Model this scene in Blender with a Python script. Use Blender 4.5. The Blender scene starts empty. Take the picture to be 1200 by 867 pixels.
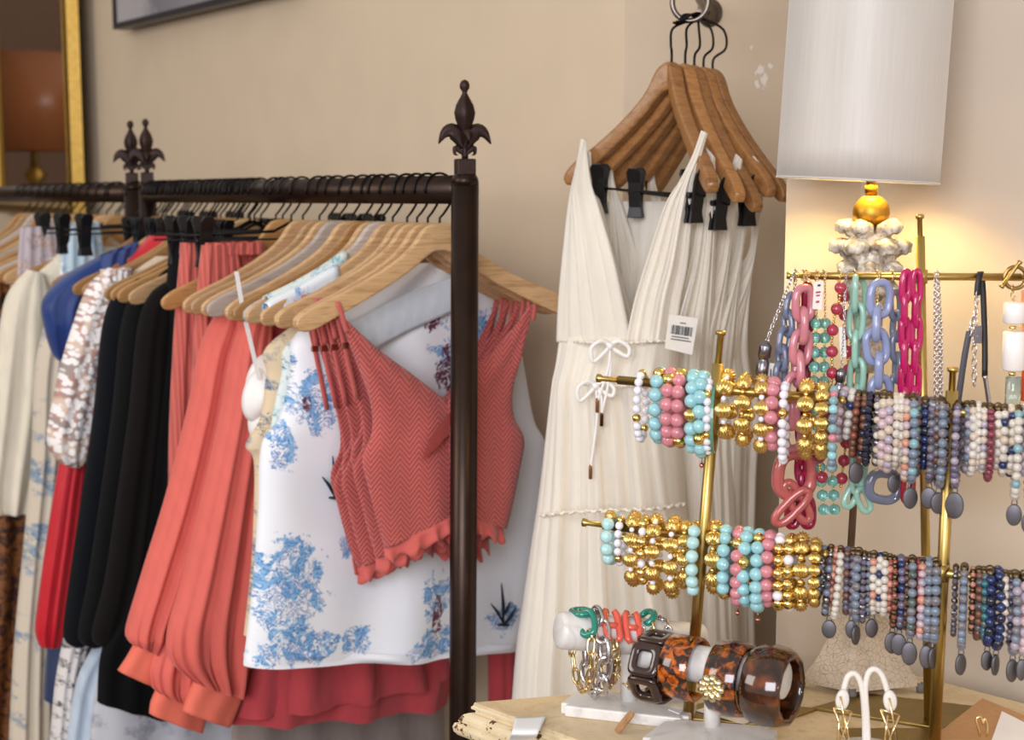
import bpy, bmesh, math, random
from mathutils import Vector, Matrix
random.seed(7)
V = Vector; PI = math.pi
SC = bpy.context.scene; COL = SC.collection
# ------------------------------------------------------------------ camera
F = 1750.0; PITCH = math.atan((433.5 - 205.0) / F); EYE = V((0, 0, 1.40))
fwd = V((0, math.cos(PITCH), -math.sin(PITCH))); upv = V((0, math.sin(PITCH), math.cos(PITCH)))
def ray(px, py): return fwd * F + V((1, 0, 0)) * (px - 600.0) + upv * (433.5 - py)
def at(px, py, Y):
    d = ray(px, py); return EYE + d * (Y / d.y)
def atz(px, py, z):
    d = ray(px, py); return EYE + d * ((z - 1.40) / d.z)
def onplane(px, py, o, n):
    d = ray(px, py); return EYE + d * ((o - EYE).dot(n) / d.dot(n))
def proj(p):
    q = p - EYE; k = q.dot(fwd); return 600 + F * q.x / k, 433.5 - F * q.dot(upv) / k
def mpp(p): return (p - EYE).dot(fwd) / F          # metres per photo pixel at a place
cd = bpy.data.cameras.new('camera'); cam = bpy.data.objects.new('camera', cd); COL.objects.link(cam)
cam.location = EYE; cam.rotation_euler = (PI / 2 - PITCH, 0, 0)
cd.sensor_width = 36; cd.lens = F / 1200 * 36; cd.clip_start = 0.05
cd.dof.use_dof = True; cd.dof.focus_distance = 1.46; cd.dof.aperture_fstop = 8.0
SC.camera = cam
# ------------------------------------------------------------------ materials
def lin(c):
    if isinstance(c, str):
        c = c.lstrip('#'); c = [int(c[i:i+2], 16) / 255 for i in (0, 2, 4)]
        c = [x / 12.92 if x <= .04045 else ((x + .055) / 1.055) ** 2.4 for x in c]
    return (c[0], c[1], c[2], 1)
MATS = {}
class NT:
    def __init__(s, name):
        s.m = bpy.data.materials.new(name); s.m.use_nodes = True; s.t = s.m.node_tree
        s.b = s.t.nodes['Principled BSDF']
    def n(s, ty, **k):
        x = s.t.nodes.new(ty)
        for a, v in k.items(): setattr(x, a, v)
        return x
    def l(s, a, b): s.t.links.new(a, b)
    def val(s, sock, v):
        if hasattr(v, 'is_output') or hasattr(v, 'links'): s.l(v, sock)
        else: sock.default_value = v
    def math(s, op, a, b=0.0, clamp=False):
        x = s.n('ShaderNodeMath', operation=op, use_clamp=clamp); s.val(x.inputs[0], a); s.val(x.inputs[1], b); return x.outputs[0]
    def mix(s, f, a, b):
        x = s.n('ShaderNodeMix', data_type='RGBA'); s.val(x.inputs[0], f); s.val(x.inputs[6], a); s.val(x.inputs[7], b); return x.outputs[2]
    def coord(s, which='Object', scale=(1, 1, 1)):
        tc = s.n('ShaderNodeTexCoord'); mp = s.n('ShaderNodeMapping'); mp.inputs['Scale'].default_value = scale
        s.l(tc.outputs[which], mp.inputs['Vector']); return mp.outputs[0]
    def noise(s, vec, scale, detail=3, rough=.5, dist=0):
        x = s.n('ShaderNodeTexNoise'); s.l(vec, x.inputs['Vector']); x.inputs['Scale'].default_value = scale
        x.inputs['Detail'].default_value = detail; x.inputs['Roughness'].default_value = rough; x.inputs['Distortion'].default_value = dist
        return x.outputs['Fac']
    def ramp(s, f, stops, interp='LINEAR'):
        x = s.n('ShaderNodeValToRGB'); x.color_ramp.interpolation = interp; e = x.color_ramp.elements
        while len(e) < len(stops): e.new(.5)
        for i, (p, c) in enumerate(stops): e[i].position = p; e[i].color = lin(c) if not (isinstance(c, tuple) and len(c) == 4) else c
        s.l(f, x.inputs[0]); return x.outputs[0]
    def step(s, f, lo, hi):
        x = s.n('ShaderNodeMapRange'); x.inputs[1].default_value = lo; x.inputs[2].default_value = hi; s.l(f, x.inputs[0]); return x.outputs[0]
    def bump(s, h, dist=.002, strength=.5):
        x = s.n('ShaderNodeBump'); x.inputs['Strength'].default_value = strength; x.inputs['Distance'].default_value = dist
        s.l(h, x.inputs['Height']); s.l(x.outputs[0], s.b.inputs['Normal'])
    def base(s, v): s.val(s.b.inputs['Base Color'], v)
    def set(s, **k):
        names = dict(rough='Roughness', metal='Metallic', trans='Transmission Weight', coat='Coat Weight', sheen='Sheen Weight', sss='Subsurface Weight', ior='IOR', alpha='Alpha', spec='Specular IOR Level')
        for a, v in k.items(): s.b.inputs[names[a]].default_value = v
        return s
def plain(name, col, rough=.5, metal=0, vary=.12, nscale=60, bump=0, **k):
    if name in MATS: return MATS[name]
    t = NT(name); c = lin(col); co = t.coord()
    d = tuple(x * (1 - vary) for x in c[:3]) + (1,); e = tuple(min(1, x * (1 + vary)) for x in c[:3]) + (1,)
    f = t.noise(co, nscale, 4); t.base(t.ramp(f, [(.3, d), (.7, e)])); t.set(rough=rough, metal=metal, **k)
    if bump: t.bump(f, bump, .6)
    MATS[name] = t.m; return t.m
def fabric(name, col, rough=.8, sheen=.3, vary=.06, weave=900, bump=.0006, trans=0):
    if name in MATS: return MATS[name]
    t = NT(name); c = lin(col); uv = t.coord('UV')
    d = tuple(x * (1 - vary) for x in c[:3]) + (1,); e = tuple(min(1, x * (1 + vary)) for x in c[:3]) + (1,)
    f = t.noise(t.coord('UV', (1, .25, 1)), 90, 4); t.base(t.ramp(f, [(.3, d), (.7, e)])); t.set(rough=rough, sheen=sheen, spec=.12 if max(c[:3]) < .02 else .4)
    w = t.n('ShaderNodeTexWave'); t.l(uv, w.inputs['Vector']); w.inputs['Scale'].default_value = weave; w.inputs['Distortion'].default_value = 2
    t.bump(t.math('ADD', t.math('MULTIPLY', w.outputs['Fac'], .3), f), bump, .6)
    if trans:
        tr = t.n('ShaderNodeBsdfTranslucent'); tr.inputs[0].default_value = c; mx = t.n('ShaderNodeMixShader'); mx.inputs[0].default_value = trans
        t.l(t.b.outputs[0], mx.inputs[1]); t.l(tr.outputs[0], mx.inputs[2]); t.l(mx.outputs[0], t.t.nodes['Material Output'].inputs[0])
    MATS[name] = t.m; return t.m
def herringbone(name, col):
    if name in MATS: return MATS[name]
    t = NT(name); c = lin(col); sp = t.n('ShaderNodeSeparateXYZ'); t.l(t.coord('UV'), sp.inputs[0])
    zz = t.math('PINGPONG', sp.outputs[0], .0145)
    s = t.math('SINE', t.math('MULTIPLY', t.math('ADD', sp.outputs[1], t.math('MULTIPLY', zz, 1.1)), 2 * PI / .0072))
    f = t.step(s, -.9, .7)
    t.base(t.mix(f, tuple(x * .60 for x in c[:3]) + (1,), c)); t.set(rough=.85, sheen=.25); t.bump(f, .0014, .7)
    MATS[name] = t.m; return t.m
def corduroy(name, col, pitch=.006):
    if name in MATS: return MATS[name]
    t = NT(name); c = lin(col); sp = t.n('ShaderNodeSeparateXYZ'); t.l(t.coord('UV'), sp.inputs[0])
    s = t.math('SINE', t.math('MULTIPLY', sp.outputs[0], 2 * PI / pitch)); f = t.step(s, -1, .6)
    t.base(t.mix(f, tuple(x * .75 for x in c[:3]) + (1,), c)); t.set(rough=.85, sheen=.25); t.bump(f, .002, .7)
    MATS[name] = t.m; return t.m
def toile(name, base, ink, ink2, blobs, dens=.5, lines=70, extra=None, allover=None):
    """printed cloth: motifs at given places (u, z, half width, half height in metres), drawn as strokes of ink"""
    t = NT(name); uv = t.coord('UV'); nz = t.noise(uv, 38, 5, .65)
    def mask(bl):
        tot = None
        for (u, z, a, b) in bl:
            mp = t.n('ShaderNodeMapping'); mp.inputs['Location'].default_value = (-u / a, -z / b, 0); mp.inputs['Scale'].default_value = (1 / a, 1 / b, 0)
            t.l(uv, mp.inputs[0]); le = t.n('ShaderNodeVectorMath', operation='LENGTH'); t.l(mp.outputs[0], le.inputs[0])
            v = t.math('SUBTRACT', 1.15, le.outputs['Value']); tot = v if tot is None else t.math('MAXIMUM', tot, v)
        return tot
    if allover is not None:
        m = t.step(t.noise(uv, allover, 3, .6), .50, .58); m = t.math('MULTIPLY', m, 1.0)
    else:
        m = t.step(t.math('ADD', mask(blobs), t.math('MULTIPLY', t.math('SUBTRACT', nz, .5), 2.6)), .28, .42)
    w = t.noise(uv, lines, 6, .7, 2.2)
    st = t.math('SUBTRACT', 1.0, t.step(t.math('ABSOLUTE', t.math('SUBTRACT', w, .5)), .014, .034)); wash = t.step(t.noise(uv, lines * .6, 4, .6, 1.2), .49, .53)
    c = t.mix(t.math('MULTIPLY', m, wash), lin(base), lin(ink2)); c = t.mix(t.math('MULTIPLY', m, t.math('MULTIPLY', st, dens * 2.0), True), c, lin(ink))
    if extra:
        m2 = t.step(t.math('ADD', mask(extra[1]), t.math('MULTIPLY', t.math('SUBTRACT', nz, .5), 2.2)), .3, .4)
        c = t.mix(t.math('MULTIPLY', m2, t.step(w, .42, .5)), c, lin(extra[0]))
    t.base(c); t.set(rough=.75, sheen=.2); t.bump(t.noise(uv, 500, 2), .0004, .4)
    return t.m
def wood(name, a, b, rough=.42, axis=0):
    if name in MATS: return MATS[name]
    t = NT(name); sc = [60, 60, 60]; sc[axis] = 5; co = t.coord('Object', tuple(sc))
    f = t.noise(co, 2.2, 6, .62, .7); g = t.noise(t.coord('Object', tuple(x * 4 for x in sc)), 2, 3)
    oi = t.n('ShaderNodeObjectInfo'); hv = t.n('ShaderNodeHueSaturation'); t.l(t.ramp(f, [(.32, a), (.55, b), (.75, a)]), hv.inputs['Color'])
    t.l(t.math('ADD', .82, t.math('MULTIPLY', oi.outputs['Random'], .35)), hv.inputs['Value'])
    t.base(hv.outputs[0]); t.set(rough=rough, coat=.15); t.bump(g, .0005, .3)
    MATS[name] = t.m; return t.m
def stone(name, col, rough=.35, vary=.05, trans=0, coat=.4, nscale=2.5):
    if name in MATS: return MATS[name]
    t = NT(name); c = lin(col); oi = t.n('ShaderNodeObjectInfo')
    mp = t.n('ShaderNodeMapping'); tc = t.n('ShaderNodeTexCoord'); t.l(tc.outputs['Object'], mp.inputs[0]); t.l(oi.outputs['Random'], mp.inputs['Location'])
    vv = t.n('ShaderNodeVectorMath', operation='ADD'); sc = t.n('ShaderNodeVectorMath', operation='SCALE'); t.l(oi.outputs['Location'], sc.inputs[0]); sc.inputs['Scale'].default_value = 400
    t.l(tc.outputs['Object'], vv.inputs[0]); t.l(sc.outputs[0], vv.inputs[1])
    f = t.noise(vv.outputs[0], nscale * .5, 4)
    d = tuple(x * (1 - vary * 3) for x in c[:3]) + (1,); e = tuple(min(1, x * (1 + vary * 3)) for x in c[:3]) + (1,)
    t.base(t.ramp(f, [(.3, d), (.7, e)])); t.set(rough=rough, coat=coat, trans=trans)
    MATS[name] = t.m; return t.m
def tortoise(name, stops, scale):
    if name in MATS: return MATS[name]
    t = NT(name); co = t.coord(); f = t.noise(co, scale, 3, .5, .6)
    t.base(t.ramp(f, stops)); t.set(rough=.12, coat=.8); MATS[name] = t.m; return t.m
def brass(name, col, rough, vary=.1, brushed=None):
    if name in MATS: return MATS[name]
    t = NT(name); c = lin(col); co = t.coord('Object', brushed or (1, 1, 1)); f = t.noise(co, 90, 3)
    t.base(t.ramp(f, [(.3, tuple(x * (1 - vary) for x in c[:3]) + (1,)), (.7, c)])); t.set(rough=rough, metal=1); t.bump(f, .0002, .15)
    MATS[name] = t.m; return t.m
# ------------------------------------------------------------------ mesh building
class MB:
    def __init__(s): s.v = []; s.f = []; s.uv = {}
    def add(s, vs, fs, uvs=None):
        o = len(s.v); s.v += [V(p) for p in vs]; s.f += [tuple(i + o for i in f) for f in fs]
        if uvs:
            for i, u in enumerate(uvs): s.uv[o + i] = u
        return s
    def grid(s, rows, closed=False, uvs=None, cap=False):
        nr, nc = len(rows), len(rows[0]); fs = []
        for i in range(nr - 1):
            for j in range(nc if closed else nc - 1):
                k = (j + 1) % nc; fs.append((i * nc + j, i * nc + k, (i + 1) * nc + k, (i + 1) * nc + j))
        if cap and closed: fs += [tuple(range(nc - 1, -1, -1)), tuple((nr - 1) * nc + j for j in range(nc))]
        return s.add([p for r in rows for p in r], fs, [u for r in uvs for u in r] if uvs else None)
    def tube(s, pts, r, n=10, closed=False, cap=True):
        pts = [V(p) for p in pts]; m = len(pts); rr = r if isinstance(r, (list, tuple)) else [r] * m
        def tan(i):
            a, b = (pts[(i - 1) % m], pts[(i + 1) % m]) if closed else (pts[max(i - 1, 0)], pts[min(i + 1, m - 1)])
            return (b - a).normalized()
        t0 = tan(0); u = t0.orthogonal().normalized(); rows = []
        for i in range(m):
            t = tan(i); u = (u - t * u.dot(t))
            u = u.normalized() if u.length > 1e-6 else t.orthogonal().normalized()
            w = t.cross(u); rows.append([pts[i] + (u * math.cos(a) + w * math.sin(a)) * rr[i] for a in [2 * PI * k / n for k in range(n)]])
        if closed: rows.append(rows[0][:]); 
        return s.grid(rows, True, cap=cap and not closed)
    def lathe(s, prof, o=V((0, 0, 0)), n=24, ax=V((0, 0, 1)), wob=None):
        ax = V(ax).normalized(); u = V((1, 0, 0)) if abs(ax.x) < .9 else V((0, 1, 0)); u = (u - ax * u.dot(ax)).normalized(); w = ax.cross(u); o = V(o); rows = []
        for r, h in prof:
            rows.append([o + ax * h + (u * math.cos(a) + w * math.sin(a)) * max(r, 1e-5) * (wob(a, h) if wob else 1) for a in [2 * PI * k / n for k in range(n)]])
        return s.grid(rows, True, cap=True)
    def prism(s, poly, d):
        """closed outline (world points) extruded along d"""
        n = len(poly); d = V(d); a = [V(p) for p in poly]; b = [p + d for p in a]
        return s.add(a + b, [tuple(range(n - 1, -1, -1)), tuple(range(n, 2 * n))] + [(i, (i + 1) % n, n + (i + 1) % n, n + i) for i in range(n)])
    def box(s, c, x, y, z):
        c, x, y, z = V(c), V(x), V(y), V(z); vs = [c + x * i + y * j + z * k for i in (-1, 1) for j in (-1, 1) for k in (-1, 1)]
        return s.add(vs, [(0, 1, 3, 2), (4, 6, 7, 5), (0, 4, 5, 1), (2, 3, 7, 6), (0, 2, 6, 4), (1, 5, 7, 3)])
    def ball(s, c, r, n=14, sq=(1, 1, 1)):
        c = V(c); m = n * 2 // 3; rows = []
        for i in range(m + 1):
            a = PI * i / m; rows.append([c + V((math.sin(a) * math.cos(b) * sq[0], math.sin(a) * math.sin(b) * sq[1], math.cos(a) * sq[2])) * r if 0 < i < m else c + V((1e-6 * math.cos(b), 1e-6 * math.sin(b), (r if i == 0 else -r) * sq[2])) for b in [2 * PI * k / n for k in range(n)]])
        return s.grid(rows, True)
    def mesh(s, name, mat, off=V((0, 0, 0)), smooth=True):
        me = bpy.data.meshes.new(name); me.from_pydata([tuple(p - off) for p in s.v], [], s.f); me.update()
        if s.uv:
            uvl = me.uv_layers.new(name='uv'); buf = []
            for lp in me.loops: buf += list(s.uv.get(lp.vertex_index, (0, 0)))
            uvl.data.foreach_set('uv', buf)
        if smooth: me.polygons.foreach_set('use_smooth', [True] * len(me.polygons))
        bm = bmesh.new(); bm.from_mesh(me); bmesh.ops.remove_doubles(bm, verts=bm.verts, dist=2e-6) if not s.uv else None
        bmesh.ops.recalc_face_normals(bm, faces=bm.faces); bm.to_mesh(me); bm.free()
        if mat: me.materials.append(mat)
        return me
    def build(s, name, mat, parent=None, smooth=True, bevel=0, solid=0, seg=2, auto=False):
        off = wloc(parent) if parent else V((0, 0, 0))
        if parent is None:
            off = sum(s.v, V((0, 0, 0))) / len(s.v); off.z = min(p.z for p in s.v)
        o = bpy.data.objects.new(name, s.mesh(name, mat, off, smooth)); COL.objects.link(o)
        if parent: o.parent = parent
        else: o.location = off
        if solid:
            m = o.modifiers.new('solid', 'SOLIDIFY'); m.thickness = solid; m.offset = 0
        if bevel:
            m = o.modifiers.new('bevel', 'BEVEL'); m.width = bevel; m.segments = seg; m.limit_method = 'ANGLE'; m.angle_limit = .6
            m.harden_normals = False
        if auto:
            m = o.modifiers.new('es', 'EDGE_SPLIT'); m.split_angle = .7
        return o
def wloc(o):
    p = V((0, 0, 0))
    while o: p = p + o.location; o = o.parent
    return p
LABELS = {}
def tag(o, label, cat, group=None):
    o['label'] = label; o['category'] = cat
    if group: o['group'] = group
    n = len(label.split())
    if label in LABELS: print('DUP LABEL', label)
    if not 4 <= n <= 16: print('LABEL LENGTH', n, label)
    LABELS[label] = 1; return o
def thing(name, loc, label, cat, group=None):
    o = bpy.data.objects.new(name, None); o.empty_display_size = .03; COL.objects.link(o); o.location = loc; return tag(o, label, cat, group)
def struct(name, mb, mat, smooth=False):
    o = mb.build(name, mat, None, smooth); o['kind'] = 'structure'; return o
def inst(name, me, parent, loc, scale=None, rot=None):
    o = bpy.data.objects.new(name, me); COL.objects.link(o); o.parent = parent; o.location = V(loc) - wloc(parent)
    if scale: o.scale = (scale, scale, scale) if not isinstance(scale, tuple) else scale
    if rot is not None: o.rotation_euler = rot
    return o
def dup(root, loc, rotz, label, cat, group):
    r = root.copy(); COL.objects.link(r); r.location = loc; r.rotation_euler = (0, 0, rotz)
    for ch in list(root.children):
        c = ch.copy(); COL.objects.link(c); c.parent = r
        for g in list(ch.children):
            d = g.copy(); COL.objects.link(d); d.parent = c
    return tag(r, label, cat, group)
def crom(pts, t):
    """Catmull-Rom through pts at index parameter t"""
    n = len(pts); i = min(int(t), n - 2); f = t - i
    if n == 2: return pts[0].lerp(pts[1], f)
    p0, p1, p2, p3 = pts[max(i - 1, 0)], pts[i], pts[i + 1], pts[min(i + 2, n - 1)]
    return .5 * ((2 * p1) + (p2 - p0) * f + (2 * p0 - 5 * p1 + 4 * p2 - p3) * f * f + (3 * p1 - p0 - 3 * p2 + p3) * f ** 3)
def spline(pts, n):
    pts = [V(p) for p in pts]; return [crom(pts, (len(pts) - 1) * i / (n - 1)) for i in range(n)]
def cloth_tube(L, R, th=.03, nv=50, nu=64, folds=(), top=.15, puff=None, mb=None, gather=None, ustart=None, plan=0, close=False):
    """a hanging hollow of cloth between two edges (lists of world points, top to bottom).  folds: (count, depth, phase)"""
    mb = mb or MB(); L = [V(p) for p in L]; R = [V(p) for p in R]; n = len(L); rows = []; uvs = []
    for i in range(nv):
        t = i / (nv - 1); a = crom(L, t * (n - 1)); b = crom(R, t * (n - 1)); c = (a + b) / 2; h = (b - a) / 2; hl = h.length
        d = h.normalized(); nr = d.cross(V((0, 0, 1))); nr.normalize()
        if nr.y > 0: nr = -nr
        ramp = top + (1 - top) * t; tt = th(t) if callable(th) else th; tt = min(tt, hl * .9 + .002); row = []; ur = []
        for k in range(nu):
            q = 2 * PI * k / nu; cx = math.cos(q); sx = math.sin(q); fo = 0
            for (cnt, dep, ph) in folds:
                fo += dep * math.sin(cnt * PI * cx + ph + 1.1 * math.sin(2.3 * t + ph) + (0 if sx > 0 else .5)) * (1 - .65 * abs(cx) ** 3)
            if gather: fo += gather[1] * math.sin(gather[0] * PI * cx + 2 * math.sin(5 * t)) * max(0, 1 - abs(t - gather[2]) / gather[3])
            w = tt * math.copysign(abs(sx) ** .75, sx) + fo * min(ramp, 1.0) * min(1, hl / .05)
            row.append(c + h * cx * (1 + .0 * sx) + nr * (w + plan * (1 - cx * cx))); ur.append(((c + h * cx).x * 1.2, row[-1].z))
        rows.append(row); uvs.append(ur)
    mb.grid(rows, True, uvs, cap=False)
    if close:
        nr_, nu_ = len(rows), nu; base = len(mb.v) - nr_ * nu_; mb.f.append(tuple(base + (nr_ - 1) * nu_ + k for k in range(nu_)))
    return mb
def cloth_sheet(A, B, nu=24, nv=40, bulge=0, folds=(), nrm=None, mb=None):
    mb = mb or MB(); A = [V(p) for p in A]; B = [V(p) for p in B]; rows = []; uvs = []; s0 = None
    for i in range(nv):
        t = i / (nv - 1); a = crom(A, t * (len(A) - 1)); b = crom(B, t * (len(B) - 1)); d = b - a; nn = nrm
        if nn is None:
            nn = d.cross(V((0, 0, 1))); nn = nn.normalized() if nn.length > 1e-6 else V((0, -1, 0))
            if nn.y > 0: nn = -nn
        row = []; ur = []
        for k in range(nu):
            x = k / (nu - 1); fo = sum(dep * math.sin(cnt * PI * x + ph + math.sin(2 * t + ph)) for cnt, dep, ph in folds) * min(1, d.length / .04)
            p = a + d * x + nn * (bulge * math.sin(PI * min(max(x, 0), 1)) * min(1, d.length / .05) + fo); row.append(p)
            ur.append((p.x * 1.2, p.z))
        rows.append(row); uvs.append(ur)
    mb.grid(rows, False, uvs); return mb
# ------------------------------------------------------------------ room
NW = V((.83, .558, 0)).normalized(); BD = V((-NW.y, NW.x, 0))       # across the rack towards the wall; along the rack, away
wallmat = plain('painted plaster', '#D4C1A7', .75, vary=.025, nscale=9, bump=.0008)
def wall_point(k, px):
    r = ray(px, 205); return r.xy.to_3d() * (k / r.xy.to_3d().dot(NW))
WK = 1.38; up_ = V((0, 0, 1))
E0 = wall_point(WK, 730); A_ = E0 + BD * 9.2
r922 = ray(922, 205).xy.to_3d(); r1009 = ray(1009, 205).xy.to_3d()
def on_line(o, d, r):      # where the line o + d t meets the sight line r
    t = (o.x * r.y - o.y * r.x) / (d.y * r.x - d.x * r.y); return o + d * t
NB = V((.99, .141, 0)); E1 = E0 + NB * 1.3; PY = 1.54; C1 = V((r922.x / r922.y * PY, PY, 0)); C2 = V((r1009.x / r1009.y * PY, PY, 0)); C3 = C2 + V((2.2, -2.2, 0)); C0 = C1 + V((.3, 1.0, 0)) * .62
def wall(name, pts, mat=None, h=2.9, th=.12):
    mb = MB(); n = len(pts)
    for i in range(n - 1):
        a, b = pts[i], pts[i + 1]; d = (b - a).normalized(); nn = V((-d.y, d.x, 0))
        if nn.y < 0 : nn = -nn
        mb.prism([a, b, b + V((0, 0, h)), a + V((0, 0, h))], nn * th)
    return struct(name, mb, mat or wallmat)
wall('wall_left', [A_, E0])
t_ = NT('worn plaster'); cc = t_.coord(); base_ = t_.ramp(t_.noise(cc, 9, 3), [(.3, '#D3C0A7'), (.7, '#D8C6AD')])
chip = None
for (px, py, a, b) in ((889, 84, .012, .016), (895, 92, .008, .02), (902, 78, .006, .008), (887, 100, .006, .01), (880, 55, .004, .005)):
    p = on_line(E0, NB, ray(px, 205).xy.to_3d()); q = at(px, py, p.y)
    mp = t_.n('ShaderNodeMapping'); ctr = E0
    geo = t_.n('ShaderNodeNewGeometry'); sb = t_.n('ShaderNodeVectorMath', operation='SUBTRACT'); t_.l(geo.outputs['Position'], sb.inputs[0]); sb.inputs[1].default_value = q
    ml = t_.n('ShaderNodeVectorMath', operation='MULTIPLY'); t_.l(sb.outputs[0], ml.inputs[0]); ml.inputs[1].default_value = (1 / a, 1 / a, 1 / b)
    le = t_.n('ShaderNodeVectorMath', operation='LENGTH'); t_.l(ml.outputs[0], le.inputs[0]); v = t_.math('SUBTRACT', 1.0, le.outputs['Value'])
    chip = v if chip is None else t_.math('MAXIMUM', chip, v)
cm = t_.step(t_.math('ADD', chip, t_.math('MULTIPLY', t_.math('SUBTRACT', t_.noise(cc, 110, 4, .7), .5), 3.2)), .35, .5)
t_.base(t_.mix(cm, base_, lin('#EFE6DA'))); t_.set(rough=.75); t_.bump(t_.math('SUBTRACT', t_.noise(cc, 9, 3), cm), .0012, .6)
wall('wall_back', [E0, E1], t_.m)
mb_ = MB(); out_ = V((1.2, 1.4, 0)); mb_.prism([C0, C1, C2, C3, C3 + V((.3, .3, 0)), C2 + V((.35, .7, 0))], up_ * 2.9); struct('wall_right', mb_, plain('shaded greige plaster', '#CCBDAA', .75, vary=.025, nscale=9, bump=.0008))  # greyer plaster, its colour also toned down to stand in for partial shade
struct('floor', MB().box((0, 1.2, -.03), (6, 0, 0), (0, 6, 0), (0, 0, .03)), wood('floor boards', '#4A3A30', '#5C4A3D'))
wall('wall_far', [V((-5.6, 0.5, 0)), V((-5.6, 10.2, 0))], plain('brown paint', '#8A7060', .7), 2.9)
# ------------------------------------------------------------------ lights
W_ = bpy.data.worlds.new('world'); SC.world = W_; W_.use_nodes = True
bg = W_.node_tree.nodes['Background']; bg.inputs[0].default_value = lin('#F4EEE6'); bg.inputs[1].default_value = .8
def lamp(name, kind, loc, target, energy, color, size=.1, sy=None):
    d = bpy.data.lights.new(name, kind); d.energy = energy; d.color = lin(color)[:3]; o = bpy.data.objects.new(name, d); COL.objects.link(o); o.location = loc
    if kind == 'AREA':
        d.size = size
        if sy: d.shape = 'RECTANGLE'; d.size_y = sy
    else: d.shadow_soft_size = size
    if target is not None: o.rotation_euler = (V(target) - V(loc)).to_track_quat('-Z', 'Y').to_euler()
    return o
lamp('shop_window_light', 'AREA', (-.9, -2.4, 2.2), (.25, 1.9, 1.05), 150, '#F2F4FF', 2.2, 1.6)
lamp('ceiling_spot_light', 'POINT', (1.62, -1.25, 1.44), None, 30, '#FFF6EA', .06)
lamp('left_area_light', 'AREA', (-3.2, .6, 2.2), (-.6, 2.6, 1.0), 46, '#FFF6EA', 1.6, 1.4)  # soft area light from the left, its source unseen
# ------------------------------------------------------------------ picture, mirror
black = plain('black painted wood', '#26262A', .4)
def onwall(px, py, off=0): return onplane(px, py, NW * (WK - off), NW)
pb = onwall(140, 35, .035); pw = 1.02; ph = .7; bx = -BD; up = V((0, 0, 1))
fr = thing('framed_picture', pb + bx * pw / 2, 'dark framed grey picture hanging high on the tan wall', 'picture', None)
m = MB(); fw_ = .014
for (c, x, z) in ((bx * pw / 2 + up * fw_ / 2, pw / 2, fw_ / 2), (bx * pw / 2 + up * (ph - fw_ / 2), pw / 2, fw_ / 2)): m.box(pb + c, bx * x, NW * .017, up * z)
for (c, x, z) in ((bx * fw_ / 2 + up * ph / 2, fw_ / 2, ph / 2 - fw_), (bx * (pw - fw_ / 2) + up * ph / 2, fw_ / 2, ph / 2 - fw_)): m.box(pb + c, bx * x, NW * .017, up * z)
m.build('frame', black, fr, False, bevel=.002)
t = NT('grey abstract print'); sp = t.n('ShaderNodeSeparateXYZ'); t.l(t.coord('Object'), sp.inputs[0])
f = t.math('ADD', t.math('MULTIPLY', sp.outputs[0], .83), t.math('MULTIPLY', t.noise(t.coord(), 9, 4, .6, 1), .12)); f = t.step(f, -.36, .5)
t.base(t.ramp(f, [(.0, '#6A6A70'), (.13, '#6F6F74'), (.17, '#B5B0B2'), (.3, '#A9A4A8'), (.36, '#77747C'), (.5, '#8E8A90'), (.7, '#5E5C64'), (1, '#7B7880')])); t.set(rough=.5)
MB().box(pb + bx * pw / 2 + up * ph / 2 - NW * .006, bx * (pw / 2 - fw_), NW * .004, up * (ph / 2 - fw_)).build('print', t.m, fr, False)
gold_leaf = brass('gilt wood', '#A58442', .42, .25)
mr0 = onwall(99, 214, .05); mw_, mh_ = .9, .95
mir = thing('gilt_mirror', mr0 + BD * mw_ / 2 - up * .1, 'gilt framed mirror on the wall reflecting a brown lampshade', 'mirror')
m = MB(); prof = [(0, .0), (.012, .03), (.03, .034), (.05, .02), (.06, .028), (.075, .02), (.085, .004)]
def mpt(i, j, o, d): return mr0 - up * .1 + BD * (o if i == 0 else mw_ - o) + up * (o if j == 0 else mh_ - o) - NW * d
corners = [(0, 0), (1, 0), (1, 1), (0, 1)]
m.grid([[mpt(i, j, o, d) for (i, j) in corners] for o, d in prof], True)
m.build('mirror_frame', gold_leaf, mir, False)
t = NT('mirror glass'); t.base(lin('#C9BFB8')); t.set(rough=.03, metal=1); 
MB().box(mr0 - up * .1 + BD * mw_ / 2 + up * mh_ / 2, BD * (mw_ / 2 - .06), NW * .004, up * (mh_ / 2 - .06)).build('mirror_glass', t.m, mir, False)
# the lamp that the mirror shows stands out of frame to the left
vir = at(40, 120, 6.3); o_ = NW * (WK - .05); real = vir - NW * 2 * (vir - o_).dot(NW)
sh = thing('table_lamp', V((real.x, real.y, real.z - .55)), 'brown drum lamp out of frame, seen in the gilt mirror', 'lamp')
k = 6.3 / F
m = MB(); m.lathe([(.155, -.2), (.15, .2), (.147, .2), (.152, -.2)], real, 40); m.build('lamp_shade', plain('brown silk', '#A5683F', .3, vary=.05), sh)
m = MB(); m.lathe([(.1, -.55), (.1, -.53), (.02, -.5), (.018, -.34), (.05, -.3), (.018, -.26), (.012, -.19), (.012, .1)], real, 20); m.build('lamp_base', gold_leaf, sh)
tw = wood('dark table wood', '#3A261B', '#4E3424'); tz_ = real.z - .55
st_ = thing('side_table', V((real.x, real.y, 0)), 'round dark wooden side table out of frame under the brown lamp', 'table')
MB().lathe([(0, -.03), (.24, -.03), (.26, -.02), (.26, -.004), (.25, 0), (0, 0)], V((real.x, real.y, tz_)), 40).build('table_top', tw, st_)
MB().lathe([(.16, 0), (.17, .02), (.05, .05), (.03, .1), (.045, .3), (.028, .5), (.05, tz_ - .08), (.09, tz_ - .03)], V((real.x, real.y, 0)), 24).build('pedestal', tw, st_)
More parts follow.
